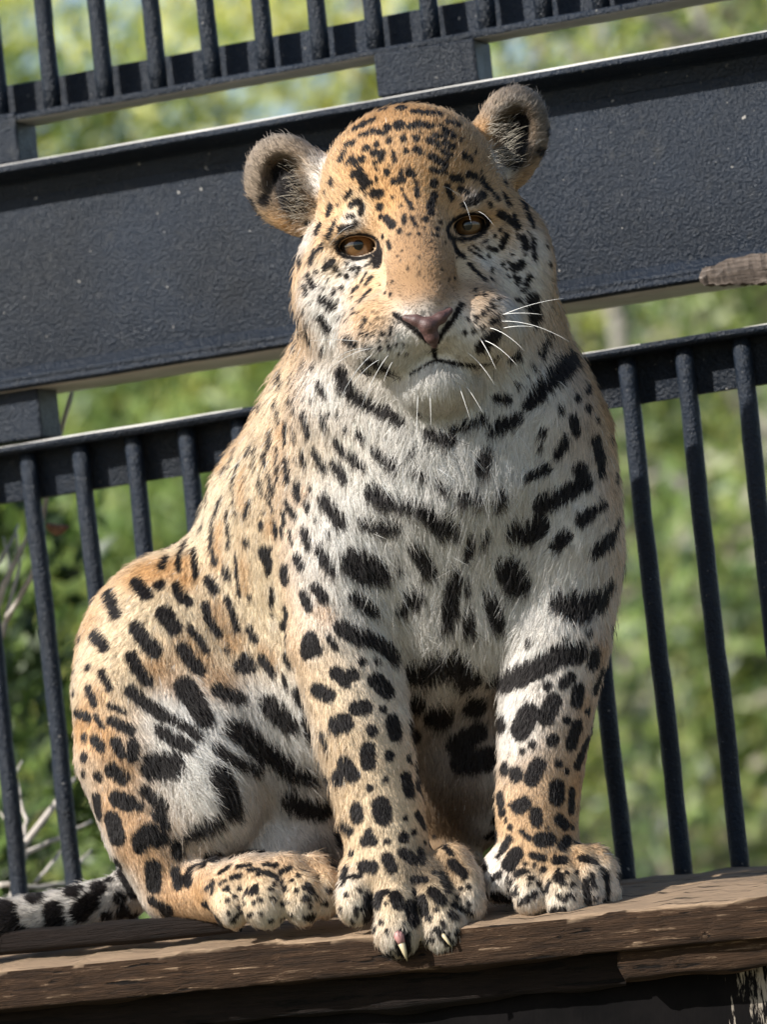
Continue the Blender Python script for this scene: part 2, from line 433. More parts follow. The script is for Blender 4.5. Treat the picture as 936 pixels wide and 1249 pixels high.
# shoulder bulges, folds of loose skin
ell(B, P3(425, 690, 78), (72, 95, 70), 40)
ell(B, P3(690, 640, 85), (66, 120, 75), 40)
ell(B, P3(640, 500, 60), (90, 70, 70), 40, rot=-30)
ell(B, P3(430, 500, 70), (70, 60, 60), 40, rot=-30)
# belly and far hind leg seen between the front legs
ell(B, P3(560, 900, 230), (95, 150, 95), 40)
ell(B, P3(370, 955, 240), (85, 105, 85), 40)
ell(B, P3(545, 1080, 190), (60, 50, 60), 25)
# near hind leg: thigh, shank, heel, foot
ell(B, P3(235, 905, 190), (100, 105, 85), 40, rot=-35)
chain(B, [(155, 850, 200, 68), (160, 920, 185, 70), (185, 1010, 165, 60), (212, 1080, 150, 44)], 30)
ell(B, P3(255, 965, 150), (62, 85, 62), 30, rot=10)
chain(B, [(212, 1086, 148, 36), (270, 1088, 95, 36), (330, 1082, 55, 36)], 14)
ell(B, P3(322, 1074, 60), (72, 30, 42), 14, rot=2)
foot = Field(P3(225, 1150, -60) - .01, P3(430, 1030, 140) + .01, H)
foot.lo = body.lo + np.round((foot.lo - body.lo) / H) * H
for (a, b) in ((P3(262, 1072, 80), (284, 1104, 44, 20, 27)), (P3(306, 1068, 55), (325, 1100, 22, 28, 32)), (P3(352, 1066, 48), (369, 1096, 18, 23, 32)), (P3(384, 1066, 58), (397, 1090, 34, 14, 29))):
    cone(foot, a, P3(*b[:3]), 26, 24, 4); ell(foot, P3(*b[:3]), (b[3], b[4], 30), 10)
ell(B, P3(350, 1040, 215), (110, 55, 70), 20)
# tail
chain(B, [(200, 1050, 330, 36), (150, 1094, 290, 29), (90, 1110, 250, 28), (10, 1124, 220, 27), (-90, 1127, 200, 25)], 14)
# front legs
chain(B, [(425, 690, 100, 78), (418, 780, 70, 68), (443, 890, 45, 58), (465, 990, 25, 51), (478, 1055, 10, 50)], 22)
chain(B, [(690, 680, 100, 66), (678, 780, 70, 66), (666, 880, 45, 56), (656, 980, 30, 50), (655, 1045, 20, 50)], 22)
ell(B, P3(490, 1072, 5), (72, 36, 48), 18, rot=-8)
ell(B, P3(660, 1062, 12), (72, 32, 50), 18, rot=3)
paw = Field(P3(395, 1185, -100) - .01, P3(775, 1020, 70) + .01, H)
paw.lo = body.lo + np.round((paw.lo - body.lo) / H) * H
def toe(fd, a, b, ra, rb, tip, tr, rot=0):
    cone(fd, P3(*a), P3(*b), ra, rb, 4); ell(fd, P3(*tip), tr, 6, rot=rot)
toe(paw, (442, 1062, 0), (436, 1088, -22), 24, 23, (434, 1103, -26), (23, 25, 24))
toe(paw, (478, 1075, -10), (484, 1105, -42), 26, 27, (486, 1134, -50), (29, 33, 27), -8)
toe(paw, (522, 1072, -12), (533, 1100, -42), 25, 26, (541, 1132, -50), (28, 33, 27), 8)
toe(paw, (552, 1052, 0), (565, 1076, -20), 24, 24, (570, 1098, -30), (22, 30, 25), 6)
toe(paw, (615, 1058, 10), (622, 1076, 0), 24, 22, (612, 1080, 6), (24, 20, 24))
toe(paw, (645, 1060, -5), (648, 1080, -30), 22, 21, (648, 1093, -34), (22, 22, 24), -15)
toe(paw, (680, 1058, -8), (686, 1078, -40), 23, 23, (690, 1098, -46), (24, 27, 25), 0)
toe(paw, (708, 1052, -5), (716, 1072, -30), 22, 22, (718, 1091, -36), (19, 28, 24), 4)
toe(paw, (725, 1050, 5), (735, 1064, -14), 21, 20, (740, 1084, -18), (16, 28, 22), 6)
# head
HLO, HHI = P3(285, 500, -165) - .01, P3(690, 90, 190) + .01
head = Field(HLO, HHI, H); head.lo = body.lo + np.round((head.lo - body.lo) / H) * H
Hd = head
ell(Hd, P3(502, 238, 45), (111, 108, 118), 10, rot=10)
ell(Hd, P3(510, 300, 52), (141, 95, 98), 30, rot=10)
ell(Hd, P3(522, 385, 26), (126, 92, 90), 34, rot=8)
ell(Hd, P3(497, 210, -2), (88, 72, 70), 30, rot=10)                  # forehead
ell(Hd, P3(516, 362, -28), (88, 62, 58), 30, rot=8)                # face below the eyes
chain(Hd, [(500, 228, -36, 42), (508, 285, -64, 42), (515, 338, -102, 40), (521, 366, -118, 33)], 20)   # nose bridge
ell(Hd, P3(474, 406, -79), (58, 49, 55), 20, rot=16)               # muzzle pads
ell(Hd, P3(578, 397, -76), (56, 48, 54), 24, rot=-4)
ell(Hd, P3(525, 397, -112), (32, 26, 28), 18, rot=8)
ell(Hd, P3(534, 464, -54), (50, 36, 52), 18, rot=6)                # chin
chain(Hd, [(408, 286, -24, 15), (434, 275, -46, 15), (462, 274, -48, 13)], 16)     # brows
chain(Hd, [(546, 255, -48, 13), (572, 249, -46, 15), (600, 256, -22, 15)], 16)
chain(Hd, [(412, 316, -22, 11), (440, 325, -36, 10), (463, 312, -46, 9)], 14)
chain(Hd, [(553, 297, -46, 9), (578, 300, -36, 10), (603, 284, -20, 11)], 14)
ell(Hd, P3(408, 362, 40), (48, 60, 50), 40); ell(Hd, P3(632, 332, 42), (44, 66, 50), 40)
# eye openings
ell(Hd, P3(437, 301, -34), (24, 12.5, 44), 3, rot=2, op='s')
ell(Hd, P3(571, 277, -34), (23, 12.5, 44), 3, rot=16, op='s')
# nostrils, lip line
chain(Hd, [(484, 385, -146, 4), (498, 394, -148, 6), (512, 406, -144, 5)], 4, 's')
chain(Hd, [(563, 374, -146, 4), (553, 386, -148, 6), (541, 402, -144, 5)], 4, 's')
chain(Hd, [(529, 416, -146, 3), (530, 436, -134, 4)], 4, 's')
chain(Hd, [(446, 440, -98, 2), (466, 455, -112, 2.5), (490, 461, -124, 3.5), (512, 450, -130, 4.5), (531, 440, -130, 5), (556, 443, -130, 5), (584, 446, -122, 5), (604, 437, -108, 4), (618, 424, -96, 3)], 5, 's')
# ears
ell(Hd, P3(388, 222, 78), (30, 36, 28), 20, rot=25); ell(Hd, P3(592, 182, 78), (28, 34, 28), 20, rot=-20)
ell(Hd, P3(350, 222, 72), (51, 58, 30), 16, rot=22, yaw=-18)
ell(Hd, P3(352, 230, 42), (33, 46, 34), 6, rot=24, yaw=-18, op='s')
ell(Hd, P3(366, 250, 66), (30, 40, 26), 14, rot=22)
ell(Hd, P3(624, 165, 72), (45, 60, 30), 16, rot=-14, yaw=18)
ell(Hd, P3(626, 170, 42), (28, 44, 34), 6, rot=-14, yaw=18, op='s')
ell(Hd, P3(612, 200, 66), (34, 36, 26), 14, rot=-14)
def merge(fd, k):
    i0 = np.round((fd.lo - body.lo) / H).astype(int); i1 = i0 + fd.n
    a = np.maximum(i0, 0); b = np.minimum(i1, body.n)
    dst = tuple(slice(x, y) for x, y in zip(a, b)); src = tuple(slice(x - o, y - o) for x, y, o in zip(a, b, i0))
    body.D[dst] = smin(body.D[dst], fd.D[src], k * PX)
merge(head, 24); merge(paw, 9); merge(foot, 7)

def surface_nets(fd):
    D = fd.D; n = np.array(D.shape); s = D < 0
    c = [(i, j, k) for i in (0, 1) for j in (0, 1) for k in (0, 1)]
    cnt = sum(s[i:n[0] - 1 + i, j:n[1] - 1 + j, k:n[2] - 1 + k].astype(np.int8) for i, j, k in c)
    act = np.argwhere((cnt > 0) & (cnt < 8)); del cnt
    ids = np.full(n - 1, -1, np.int32); ids[act[:, 0], act[:, 1], act[:, 2]] = np.arange(len(act))
    val = {q: D[act[:, 0] + q[0], act[:, 1] + q[1], act[:, 2] + q[2]] for q in c}
    acc = np.zeros((len(act), 3)); num = np.zeros(len(act))
    for q in c:
        for ax in range(3):
            if q[ax] == 0:
                p = list(q); p[ax] = 1; p = tuple(p); a, b = val[q], val[p]
                m = (a < 0) != (b < 0); t = np.where(m, a / np.where(m, a - b, 1), 0)
                pt = np.array(q, float)[None] + t[:, None] * (np.arange(3) == ax)[None]
                acc += pt * m[:, None]; num += m
    V = fd.lo + (act + acc / num[:, None]) * fd.h
    Q = []
    for ax in range(3):
        o1, o2 = [k for k in range(3) if k != ax]
        sl0 = [slice(1, -1)] * 3; sl1 = [slice(1, -1)] * 3; sl0[ax] = slice(0, -1); sl1[ax] = slice(1, None)
        a, b = s[tuple(sl0)], s[tuple(sl1)]
        for flip, mask in ((False, a & ~b), (True, ~a & b)):
            e = np.argwhere(mask); off = np.ones(3, int); off[ax] = 0; e = e + off
            def cid(d1, d2):
                f = e.copy(); f[:, o1] += d1; f[:, o2] += d2; return ids[f[:, 0], f[:, 1], f[:, 2]]
            q = np.stack([cid(-1, -1), cid(0, -1), cid(0, 0), cid(-1, 0)], 1)
            if (ax == 1) != flip: q = q[:, ::-1]
            Q.append(q)
    Q = np.concatenate(Q); Q = Q[(Q >= 0).all(1)]
    return V, Q
V, Q = surface_nets(body)
body.D = None
# keep the main piece of skin only and relax it once
def relax(V, Q, it=2, lam=.5):
    e = np.concatenate([Q[:, [0, 1]], Q[:, [1, 2]], Q[:, [2, 3]], Q[:, [3, 0]]]); n = len(V)
    for _ in range(it):
        acc = np.zeros_like(V); c = np.bincount(np.concatenate([e[:, 0], e[:, 1]]), minlength=n)
        for k in range(3):
            acc[:, k] = np.bincount(e[:, 0], V[e[:, 1], k], n) + np.bincount(e[:, 1], V[e[:, 0], k], n)
        V = V + lam * (acc / np.maximum(c, 1)[:, None] - V)
    return V
V = relax(V, Q, 2, .5)
def vert_normals(V, Q):
    fn_ = np.cross(V[Q[:, 2]] - V[Q[:, 0]], V[Q[:, 3]] - V[Q[:, 1]])
    N = np.zeros_like(V)
    for k in range(3):
        for j in range(4): N[:, k] += np.bincount(Q[:, j], fn_[:, k], len(V))
    return N / np.maximum(np.linalg.norm(N, axis=1), 1e-12)[:, None], fn_
N, FN = vert_normals(V, Q)
if (N * (V - V.mean(0))).sum() < 0: Q = Q[:, ::-1].copy(); N, FN = vert_normals(V, Q)
# camera-frame -> world
CB = np.array([list(rt), list(up), list(fw)])      # rows: camera axes in the world
def to_world(p): return np.asarray(p) @ CB
bvh = BVHTree.FromPolygons([tuple(v) for v in V], [tuple(q) for q in Q])
def hit(u, v):
    d = Vector(((u - IMW / 2) / F, (IMH / 2 - v) / F, 1.0))
    loc, nrm, idx, dist = bvh.ray_cast(Vector((0, 0, 0)), d.normalized())
    return None if loc is None else np.array(loc)

# ---------------------------------------------------------------- coat: every spot is a mark with its own place on the skin
SPOTS = []
def crop(ox, oy, *marks):                          # marks: (radius, x, y, x, y ...) in quarter pixels
    for mk in marks:
        r = mk[0] / 4; pts = [(ox + mk[i] / 4, oy + mk[i + 1] / 4) for i in range(1, len(mk), 2)]
        SPOTS.append((r, pts))
crop(280, 100, (25,745,140),(28,835,130),(18,800,100),(20,615,230,695,190),(12,640,265,700,245,760,255),(20,770,225),(28,830,215),
 (16,880,220,936,205),(16,900,148,936,148),(14,570,310,605,298),(18,668,325),(14,718,310),(16,545,380,560,350),(13,575,400,600,375),
 (16,615,398,650,378),(15,705,350,745,352,740,380),(12,710,395),(16,780,290),(15,850,280),(16,910,280),(12,862,342),(18,915,335),(9,800,350,808,390),
 (16,605,455,640,432),(26,650,475),(14,650,520,685,495),(16,770,445),(14,800,488,845,480),(8,835,440),(20,880,445),(10,900,460),(20,705,545,735,545),
 (11,570,565,595,540),(20,735,612),(14,740,660),(19,765,670,795,700),(16,595,605,630,585),(12,650,600,640,645),(15,478,645,495,610),(9,575,660,605,660),
 (13,540,720,590,708,620,695),(14,425,735,440,700),(13,378,692),(10,480,760,515,685),(15,445,815,458,790),(14,338,790,345,890),(13,395,880,415,830),
 (15,465,905,505,875),(12,520,910),(11,540,940),(12,575,953),(8,570,885),(5,615,945,640,915),(5,590,915,610,900),(14,385,950,410,1000),(7,480,965),(9,515,1018),(11,550,1005),
 (14,445,1065,500,1100),(10,570,1145,605,1110),(14,445,1155,480,1210),(8,365,990,375,1040),(10,640,1075,660,1040,685,1020),(7,665,990,695,950),
 (9,700,865,710,905),(11,748,758),(10,770,785,785,810),(13,830,730),(10,850,655,855,690),(7,800,565),(7,838,605),(8,870,580,890,620),(6,890,665,915,705),
 (9,912,490,918,560),(7,758,1030),(5,783,1046),(9,662,1163),(8,640,1225),(8,668,1230),(8,702,1235),(9,748,1232),(7,785,1228),(5,698,1120),(5,688,1180),(6,880,745),
 (5,660,900,690,880),(5,640,980,670,930),(6,605,1020,625,1000),(16,500,490),(10,470,540),(7,530,600),(9,420,600))
crop(480, 100, (18,105,148,165,155,225,158),(16,75,222,130,210,175,218),(7,190,215,240,215),(17,250,240,290,268),(12,265,198,320,212),(10,195,262,250,275),
 (15,175,290,220,315),(13,250,300,290,318),(10,240,345,285,360),(12,130,350),(10,330,285),(16,185,365,215,385,250,405),(11,190,432,250,442),(14,345,365,380,385),
 (15,365,455,400,465),(16,285,470,330,478),(20,198,497),(17,430,480,455,515),(18,545,495),(16,200,555,185,600),(16,180,605,182,640),(13,262,510,285,570),(14,325,525,360,542),
 (17,350,600,400,580,440,550),(14,470,600),(15,475,530,505,570),(14,540,555,560,595),(16,160,672),(11,232,688),(11,215,720),(7,190,745),(9,215,750),
 (18,520,645,560,670,605,705),(17,615,560,645,620),(14,645,620,680,700),(16,635,760,645,810),(11,680,770,688,860),(16,550,750,525,800),(10,460,810,500,820),(8,465,850),
 (4,385,800,420,820),(4,400,835,440,860),(5,430,790,460,770),(4,370,815,400,840),(11,535,890),(20,585,905,625,890),(15,610,960),(14,665,950,640,1010),(32,680,1060,690,1150),
 (14,295,780,310,830,340,850),(9,370,890,410,930,445,965),(8,480,960),(8,300,960),(5,270,968),(12,445,1040),(6,400,1020),(10,490,1100),(10,465,1110),(13,440,1128),(11,400,1145),(9,365,1155),
 (12,480,1170,510,1155),(12,435,1200),(11,395,1215),(9,350,1222),(10,745,720),(12,765,890,800,930),(12,865,880,885,920),(10,850,1000),(8,900,1005),(18,905,1160),(14,850,1200),
 (12,750,800),(7,850,1050),(8,770,1095),(7,770,970),(7,40,605),(11,55,665),(8,90,620),(5,50,550,85,610),(8,90,665,110,700),(6,150,710),(12,28,730),(7,8,695),(6,75,745),(5,125,745),
 (8,40,430,35,490),(10,60,345),(6,430,440),(9,400,350),(8,590,650,600,690),(9,520,720))
crop(200, 360, (11,570,380,578,440),(8,490,460,475,560),(10,550,530,565,610),(12,455,415),(8,380,560,365,600),(7,435,600,390,685),(10,355,760,330,830),(12,300,855),(5,315,690,285,830),
 (11,255,695,295,670),(10,210,855,245,835),(9,410,775,432,735),(7,375,820,345,900,345,1020),(9,355,1060),(10,400,1075,420,1010),(5,450,750,440,850),(6,395,900),
 (8,235,900,215,1020),(6,150,1000,145,1080),(14,160,1100,185,1130),(10,285,990,255,1070),(7,240,1100,230,1220),(6,310,1050,320,1230),(10,522,680,518,740),(11,490,780,498,840),
 (11,515,890,535,960),(12,595,800,605,900),(5,550,740,558,900),(9,598,620,595,720),(7,625,640,640,710),(7,470,900,485,970),(7,510,980,535,1050),(6,490,1060),(11,475,1120),
 (9,540,1110,550,1170),(16,400,1205),(12,620,500,645,560),(14,680,575,705,680),(8,678,325,682,370),(12,727,352),(9,750,430,790,495),(10,650,235,658,275),(10,695,165,715,225),
 (7,660,90,668,155),(13,780,270),(14,765,110,805,165),(15,770,20,830,55),(12,895,95,925,70),(13,890,220,930,245),(8,630,390,640,430),(6,700,430),(7,660,460),(7,685,510),(9,725,515),
 (8,800,585),(8,850,590),(11,885,655),(7,768,600,785,650),(15,730,760,775,835),(10,672,770,690,830),(6,645,810),(14,845,720,875,765),(19,850,840,885,890),(16,920,800),
 (15,648,920,658,990),(9,715,945),(11,695,1010,705,1050),(12,595,1010,640,1080),(11,580,1060,590,1110),(24,780,990,830,1050,870,1100),(7,570,1130,580,1180),(7,615,1150,625,1210),
 (13,680,1150,705,1220),(7,745,1100),(8,800,1165),(10,520,1235),(10,70,1180),(8,95,1220),(7,505,340,520,380),(7,590,240,575,290))
crop(380, 400, (32,145,215,165,280),(28,165,280,210,330),(26,210,330,290,380),(24,290,380,360,410),(19,360,410,440,460),(8,245,28),(8,270,33),(8,300,36),(9,348,30),(7,385,27),(8,268,97),(8,295,98),(9,335,100),
 (9,378,93),(7,412,82),(5,450,77),(5,425,132),(5,465,130),(20,280,160,340,185),(16,340,185,385,215),(8,240,185),(7,270,205),(13,170,55,215,80),(24,570,510,620,535,680,550),
 (15,690,490,760,480,840,440),(11,530,415),(12,925,350),(26,890,500,936,460),(28,850,610,835,690),(20,730,830,770,832,815,840),(13,610,775,680,795),(13,490,700,550,730),(16,310,600,350,635,410,670),
 (10,490,615),(18,195,625,245,675),(22,120,670,165,730),(12,120,560,155,610),(11,165,495),(13,225,515,255,545),(8,130,425),(8,85,420),(9,50,440,65,490),(10,35,270,65,330),(15,15,605,60,685),
 (38,305,800,370,850),(26,370,850,460,865,540,880),(34,560,900,600,920),(50,640,960),(30,690,980),(22,250,945,290,960),(30,345,960,405,970),(66,220,1150,290,1180),(50,330,1200),(34,515,1080,550,1130,580,1190),
 (12,425,1180),(17,780,1030,765,1110),(13,855,1000,845,1050),(24,905,860,930,820),(25,60,840,100,890,140,950),(16,40,1080,75,1130,110,1190),(24,705,1200,690,1240),(25,920,1160),(12,5,195))
crop(560, 360, (29,110,255,150,215,180,195),(24,250,300,280,290),(45,580,270,530,330),(42,530,330,460,400),(36,460,400,380,480),(28,380,480,340,530),(28,520,160,550,210),(13,440,190,400,290),(22,590,120),(14,605,35,625,80),(11,650,30,665,100),
 (14,678,160,682,220),(8,670,250),(9,715,230,722,300),(15,685,310,690,380),(10,730,370,735,440),(13,645,375),(15,625,440,625,470),(16,690,470),(17,575,500),(18,630,555),(8,715,500),(12,765,505,768,560),
 (13,675,605),(15,500,555),(20,555,600,570,660),(18,405,675),(13,395,745),(22,520,710,480,770),(20,750,640,740,700),(20,185,505,240,505),(10,290,440),(8,335,395),(8,365,355),
 (26,180,650,235,620,285,600),(26,130,780,110,840),(18,335,890,385,865,435,840),(27,670,710,690,800),(18,690,800,695,870),(36,590,850,615,920),(38,550,950,470,990,400,1020),
 (48,280,1140,340,1160,390,1120),(26,590,1100,640,1065),(15,640,1065,710,1020),(26,520,1170,470,1220),(32,740,1190,690,1230),(14,780,1100,740,1190),(13,775,740,765,900),(8,790,620))
crop(70, 640, (22,330,200,370,185),(16,370,185,430,145),(14,540,120,515,200),(20,515,200),(26,385,280,420,325,440,340),(26,500,295),(20,140,310,185,260),(27,245,340,285,430),(26,180,540,230,595),(17,80,500,110,560),
 (10,75,440),(11,630,80,595,150,590,220),(11,665,130,675,250),(20,580,300,600,350,640,375),(12,755,40,755,120,775,185),(8,840,20,840,90),(16,825,230),(22,740,270,765,315),
 (17,720,390,740,470,790,530),(13,830,610),(13,830,360,855,430,880,510),(22,910,690),(34,520,430,570,500),(30,385,500,430,570,480,620),(24,360,640,390,700,440,760),(28,610,600,650,660,695,705),
 (14,650,510,730,610),(46,620,790,670,860),(40,670,860,720,950),(26,360,810,430,870,520,930),(18,520,930,620,980,690,1030),(28,780,800,840,830,890,850),(38,860,990,920,1060),(26,500,1000,560,1040,640,1085),
 (58,470,1180,560,1170),(21,265,955,310,980,360,1000),(10,255,880,330,915),(24,285,1060,310,1110),(24,370,1070,370,1130),(22,180,1045,215,1085),(18,70,1030,130,1035),(18,90,915,150,940),(9,185,930,220,985),
 (22,130,1130),(16,125,1210),(22,200,1225),(30,265,1195,320,1230),(17,150,800,180,870),(14,215,720,255,795),(15,150,695),(10,78,650,88,710),(14,80,820),(8,65,1120))
crop(200, 620, (18,405,165),(6,355,230,355,330,370,430),(10,418,430),(28,490,210,510,260),(14,510,310),(29,590,300,590,345),(21,650,240,670,280),(15,415,590,445,640),(28,370,770,420,770,400,735),
 (19,480,730,530,800),(14,690,110,705,185),(20,760,200,790,260,825,310),(21,680,420,710,480),(23,740,385,780,435),(35,595,510,598,575),(36,715,640,702,700),(26,745,690),(12,805,630,840,680),
 (20,600,720,625,765),(28,840,800,880,830,920,810),(22,885,850),(33,750,885,800,910),(7,585,820,600,870),(29,660,900,690,960),(14,690,1030,710,1110),(18,710,1110),(41,845,1055,880,1045),(14,775,1100,798,1170),
 (44,520,960,570,1010),(36,570,1010,620,1060),(16,490,930),(46,350,1080,420,1140,500,1200),(10,530,390,525,470),(8,525,520),(34,870,580,920,610),(14,300,300,312,335))  # the narrow marks at the foreleg's edge paint its shading line
crop(330, 640, (26,410,350,460,385,500,420),(26,640,420),(36,690,370,710,340),(33,905,250,885,330,880,430),(22,880,430,860,500),(34,360,510,420,545,480,555),(34,480,555,550,590,600,650),(18,445,665),(16,520,665),
 (35,515,760,570,810),(31,420,895,465,890),(16,550,900),(33,595,960,610,1020),(24,495,1003),(33,475,1095,478,1160),(22,580,1125),(14,675,1140),(33,360,1160,400,1220),(35,280,1230,330,1230),
 (60,720,720,800,690,900,670),(66,820,930),(50,700,870),(40,690,1030))
crop(540, 640, (60,320,210,365,280),(28,230,350,255,430),(34,250,400,262,450),(26,262,450,275,500),(23,130,430,130,520),(10,125,270,122,340),(24,830,50,740,140),(40,570,380,640,400),(72,660,400),(50,700,380,760,370),(24,760,370,820,290),
 (22,840,400,820,510),(16,715,525),(13,600,550),(13,420,575),(29,740,620,735,680),(48,270,770,370,740,460,700),(46,460,700,560,640,660,620),(40,60,660,130,740),(62,130,740),(56,160,880),(20,510,785),(23,590,775,625,745),
 (29,665,800,655,860),(21,775,720,745,810),(36,540,860,505,940),(16,710,908),(18,605,950),(46,425,920,380,1000),(42,285,970),(28,655,980,630,1070),(28,540,1050),(22,725,1010,695,1090,660,1170),(16,438,1072),
 (12,390,1105),(46,70,1070,170,1010),(54,100,1160,220,1140),(26,305,1190),(30,360,1210),(31,470,1170,440,1230),(17,565,1165),(12,605,1200))
crop(60, 840, (27,230,535,238,605),(36,330,535,385,555),(20,440,570),(42,305,640,330,720),(42,450,740,490,700,535,730),(24,440,780),(29,335,850,375,920,415,990),(35,505,870,512,960),(20,500,1030,570,1080),(32,570,1080),
 (26,470,500,520,540,560,570),(24,530,610,570,660),(26,620,750,630,800),(20,615,890,630,960),(33,675,930),(23,690,890,750,850,820,800),(31,690,710,760,680,820,650),(44,830,420,870,510,890,590),
 (42,150,1090,200,1040),(28,345,1020),(28,280,1110),(24,410,1105),(42,20,1080,30,1140),(24,110,985),(20,290,930))
crop(220, 870, (44,290,80,380,150,480,230,560,290),(34,560,290,630,320),(44,540,420,620,460,690,470),(22,180,170,250,230,370,270),(14,250,700,320,685,400,680),(8,190,780,240,745),(8,280,748,340,738),(6,330,762,380,760),
 (9,250,800,290,790),(11,380,780,430,775,470,805),(8,410,738,470,740),(11,490,775,535,755),(7,125,855,160,825),(5,150,880,160,845),(6,190,830,215,815),(5,210,860,235,845),(11,290,850),(15,365,850,348,870),
 (6,448,855),(9,545,815),(9,575,790),(10,495,820,505,850),(14,620,840,640,870),(8,665,800),(12,725,865),(10,630,910),(7,530,920),(22,635,995),(10,110,930),(8,605,770))
crop(390, 870, (26,420,310,440,385),(14,245,362),(11,320,322),(12,435,225),(28,180,465,182,505),(40,300,450,310,500),(21,118,550,148,572),(18,240,580),(22,220,625),(20,240,605,260,620),(24,410,605),(12,330,625),(14,155,683),
 (12,80,590,98,635),(11,68,475),(10,418,510),(19,480,495,508,545),(12,460,580),(27,215,745,260,750),(25,330,705,352,755),(23,410,680,460,715),(14,490,670,505,725),(17,125,760,115,795),(8,110,835,130,800,200,790),
 (10,130,885),(8,178,960),(7,190,855),(24,280,930,290,890),(14,290,890,330,870),(26,370,890,385,930),(24,240,900,235,1000),(28,440,940,460,1010),(16,460,810,510,810),(12,460,868),(19,595,790,625,850),(23,550,870,595,910),
 (25,500,910,510,960),(21,650,730,705,785),(12,610,650,640,680),(8,560,600),(7,515,630),(9,560,775),(10,725,845),(8,690,855),(9,665,900),(9,730,930),(11,650,930,740,975),(14,640,975,665,995),(9,540,990),(12,300,1020),
 (14,548,1102),(8,610,1040),(8,668,1078),(8,570,958),(30,405,1090,410,1160),(16,580,1060,630,1120))
crop(560, 850, (33,385,330,355,400),(31,280,380),(24,225,345),(35,478,440,478,490),(16,552,455,548,555),(23,200,480,205,520),(31,290,535,320,520),(27,375,565,380,605),(23,490,595,520,625),(10,555,635),(21,180,600,210,560),
 (12,250,635),(7,230,600),(9,250,522),(31,400,695,440,695),(23,508,725,528,700),(10,575,710),(19,182,680,178,705),(10,135,685,165,660),(15,245,690,210,750),(8,210,750,190,780),(33,280,765,245,815),(14,355,770,415,785),
 (21,475,795,510,795),(16,600,785,660,805),(25,488,880),(14,280,862,315,850),(8,323,812),(6,370,818),(12,415,840),(13,180,875,200,860),(7,240,880),(16,128,830),(12,395,910),(9,250,940),(8,280,925),(8,360,885),
 (8,445,905,430,945),(10,490,972),(7,525,970),(12,300,1005,370,960),(15,620,900,630,1000),(11,720,860,725,950,690,1040),(10,650,870,660,920),(8,675,980),(24,400,1050,500,1050),(9,555,915),(9,570,855),
 (22,180,970,260,990),(7,430,635),(9,305,655,345,690))
def px_mark(r, *p): SPOTS.append((r, [(p[i], p[i + 1]) for i in range(0, len(p), 2)]))
# dark eye rims, nostrils, lips, ear hollows
for cx, cy, rot in ((437, 301, 2), (571, 277, 16)):
    ring = []
    for k in range(17):
        a = 2 * math.pi * k / 16; x, y = 25.5 * math.cos(a), 14.5 * math.sin(a)
        c_, s_ = math.cos(R(rot)), math.sin(R(rot)); ring.append((cx + x * c_ + y * s_, cy + x * s_ * -1 + y * c_))
    SPOTS.append((2.6, ring)); SPOTS.append((12, [(cx - 10, cy), (cx + 10, cy)]))
px_mark(5, 463, 308, 461, 322); px_mark(4.5, 549, 290, 556, 305)
px_mark(3, 482, 383, 497, 395, 512, 407, 526, 420); px_mark(3.4, 563, 372, 554, 388, 541, 404, 532, 420)
px_mark(3, 529, 418, 530, 434)
px_mark(.9, 450, 443, 468, 456, 488, 462); px_mark(1.3, 500, 457, 520, 445, 531, 439); px_mark(1.9, 531, 439, 545, 442, 565, 445, 585, 446, 602, 438, 614, 427)
px_mark(14, 4, 1112, 8, 1130); px_mark(10, 42, 1094); px_mark(8, 28, 1138); px_mark(9, 88, 1086); px_mark(9, 120, 1082); px_mark(8, 150, 1112)
for q_ in ((300,1090),(292,1106),(345,1102),(362,1086),(378,1106),(386,1094),(330,1084),(318,1114),(400,1086),(355,1116),(310,1100),(278,1098)): px_mark(2.2, *q_)
px_mark(12, 345, 212, 356, 246); px_mark(8, 366, 250); px_mark(6, 322, 244); px_mark(12, 634, 152, 626, 192); px_mark(5, 658, 186)
# fine freckles between the larger marks of face and paws
fr = random.Random(21)
for (x0, y0, x1, y1, n, ra, rb) in ((365, 310, 450, 400, 26, .8, 1.8), (598, 285, 660, 395, 26, .8, 1.9), (455, 285, 560, 360, 26, .4, .9), (440, 375, 485, 425, 12, .6, 1.0), (575, 350, 615, 400, 10, .6, 1.0),
                                    (415, 1085, 585, 1160, 34, 1.0, 2.2), (600, 1055, 748, 1112, 30, 1.0, 2.2), (272, 1075, 402, 1125, 26, .9, 2.0), (420, 160, 570, 250, 22, .8, 1.6)):
    for _ in range(n):
        x, y = fr.uniform(x0, x1), fr.uniform(y0, y1); a = fr.uniform(0, 6.28); l = fr.uniform(0, 4)
        px_mark(fr.uniform(ra, rb), x, y, x + l * math.cos(a), y + l * math.sin(a))

# ---- marks onto the skin: capsules in 3D
CAPS = []                                          # a, b, radius, strength
for r, pts in SPOTS:
    samp = []
    for i in range(len(pts)):
        if i == 0: samp.append(pts[0]); continue
        (x0, y0), (x1, y1) = pts[i - 1], pts[i]; n = max(1, int(math.hypot(x1 - x0, y1 - y0) / 8))
        samp += [(x0 + (x1 - x0) * k / n, y0 + (y1 - y0) * k / n) for k in range(1, n + 1)]
    prev = None
    for (x, y) in samp:
        h = hit(x, y)
        if h is None: prev = None; continue
        rad = ((r * 1.12 + .65) if (y < 470 and 300 < x < 690 and r < 9) else ((r * 1.25 + .85) if (r < 4 and y < 1040) else r * 1.12 + 1.1)) * h[2] / F
        if prev is not None and abs(prev[2] - h[2]) < .03: CAPS.append((prev, h, rad))
        else: CAPS.append((h, h, rad))
        prev = h
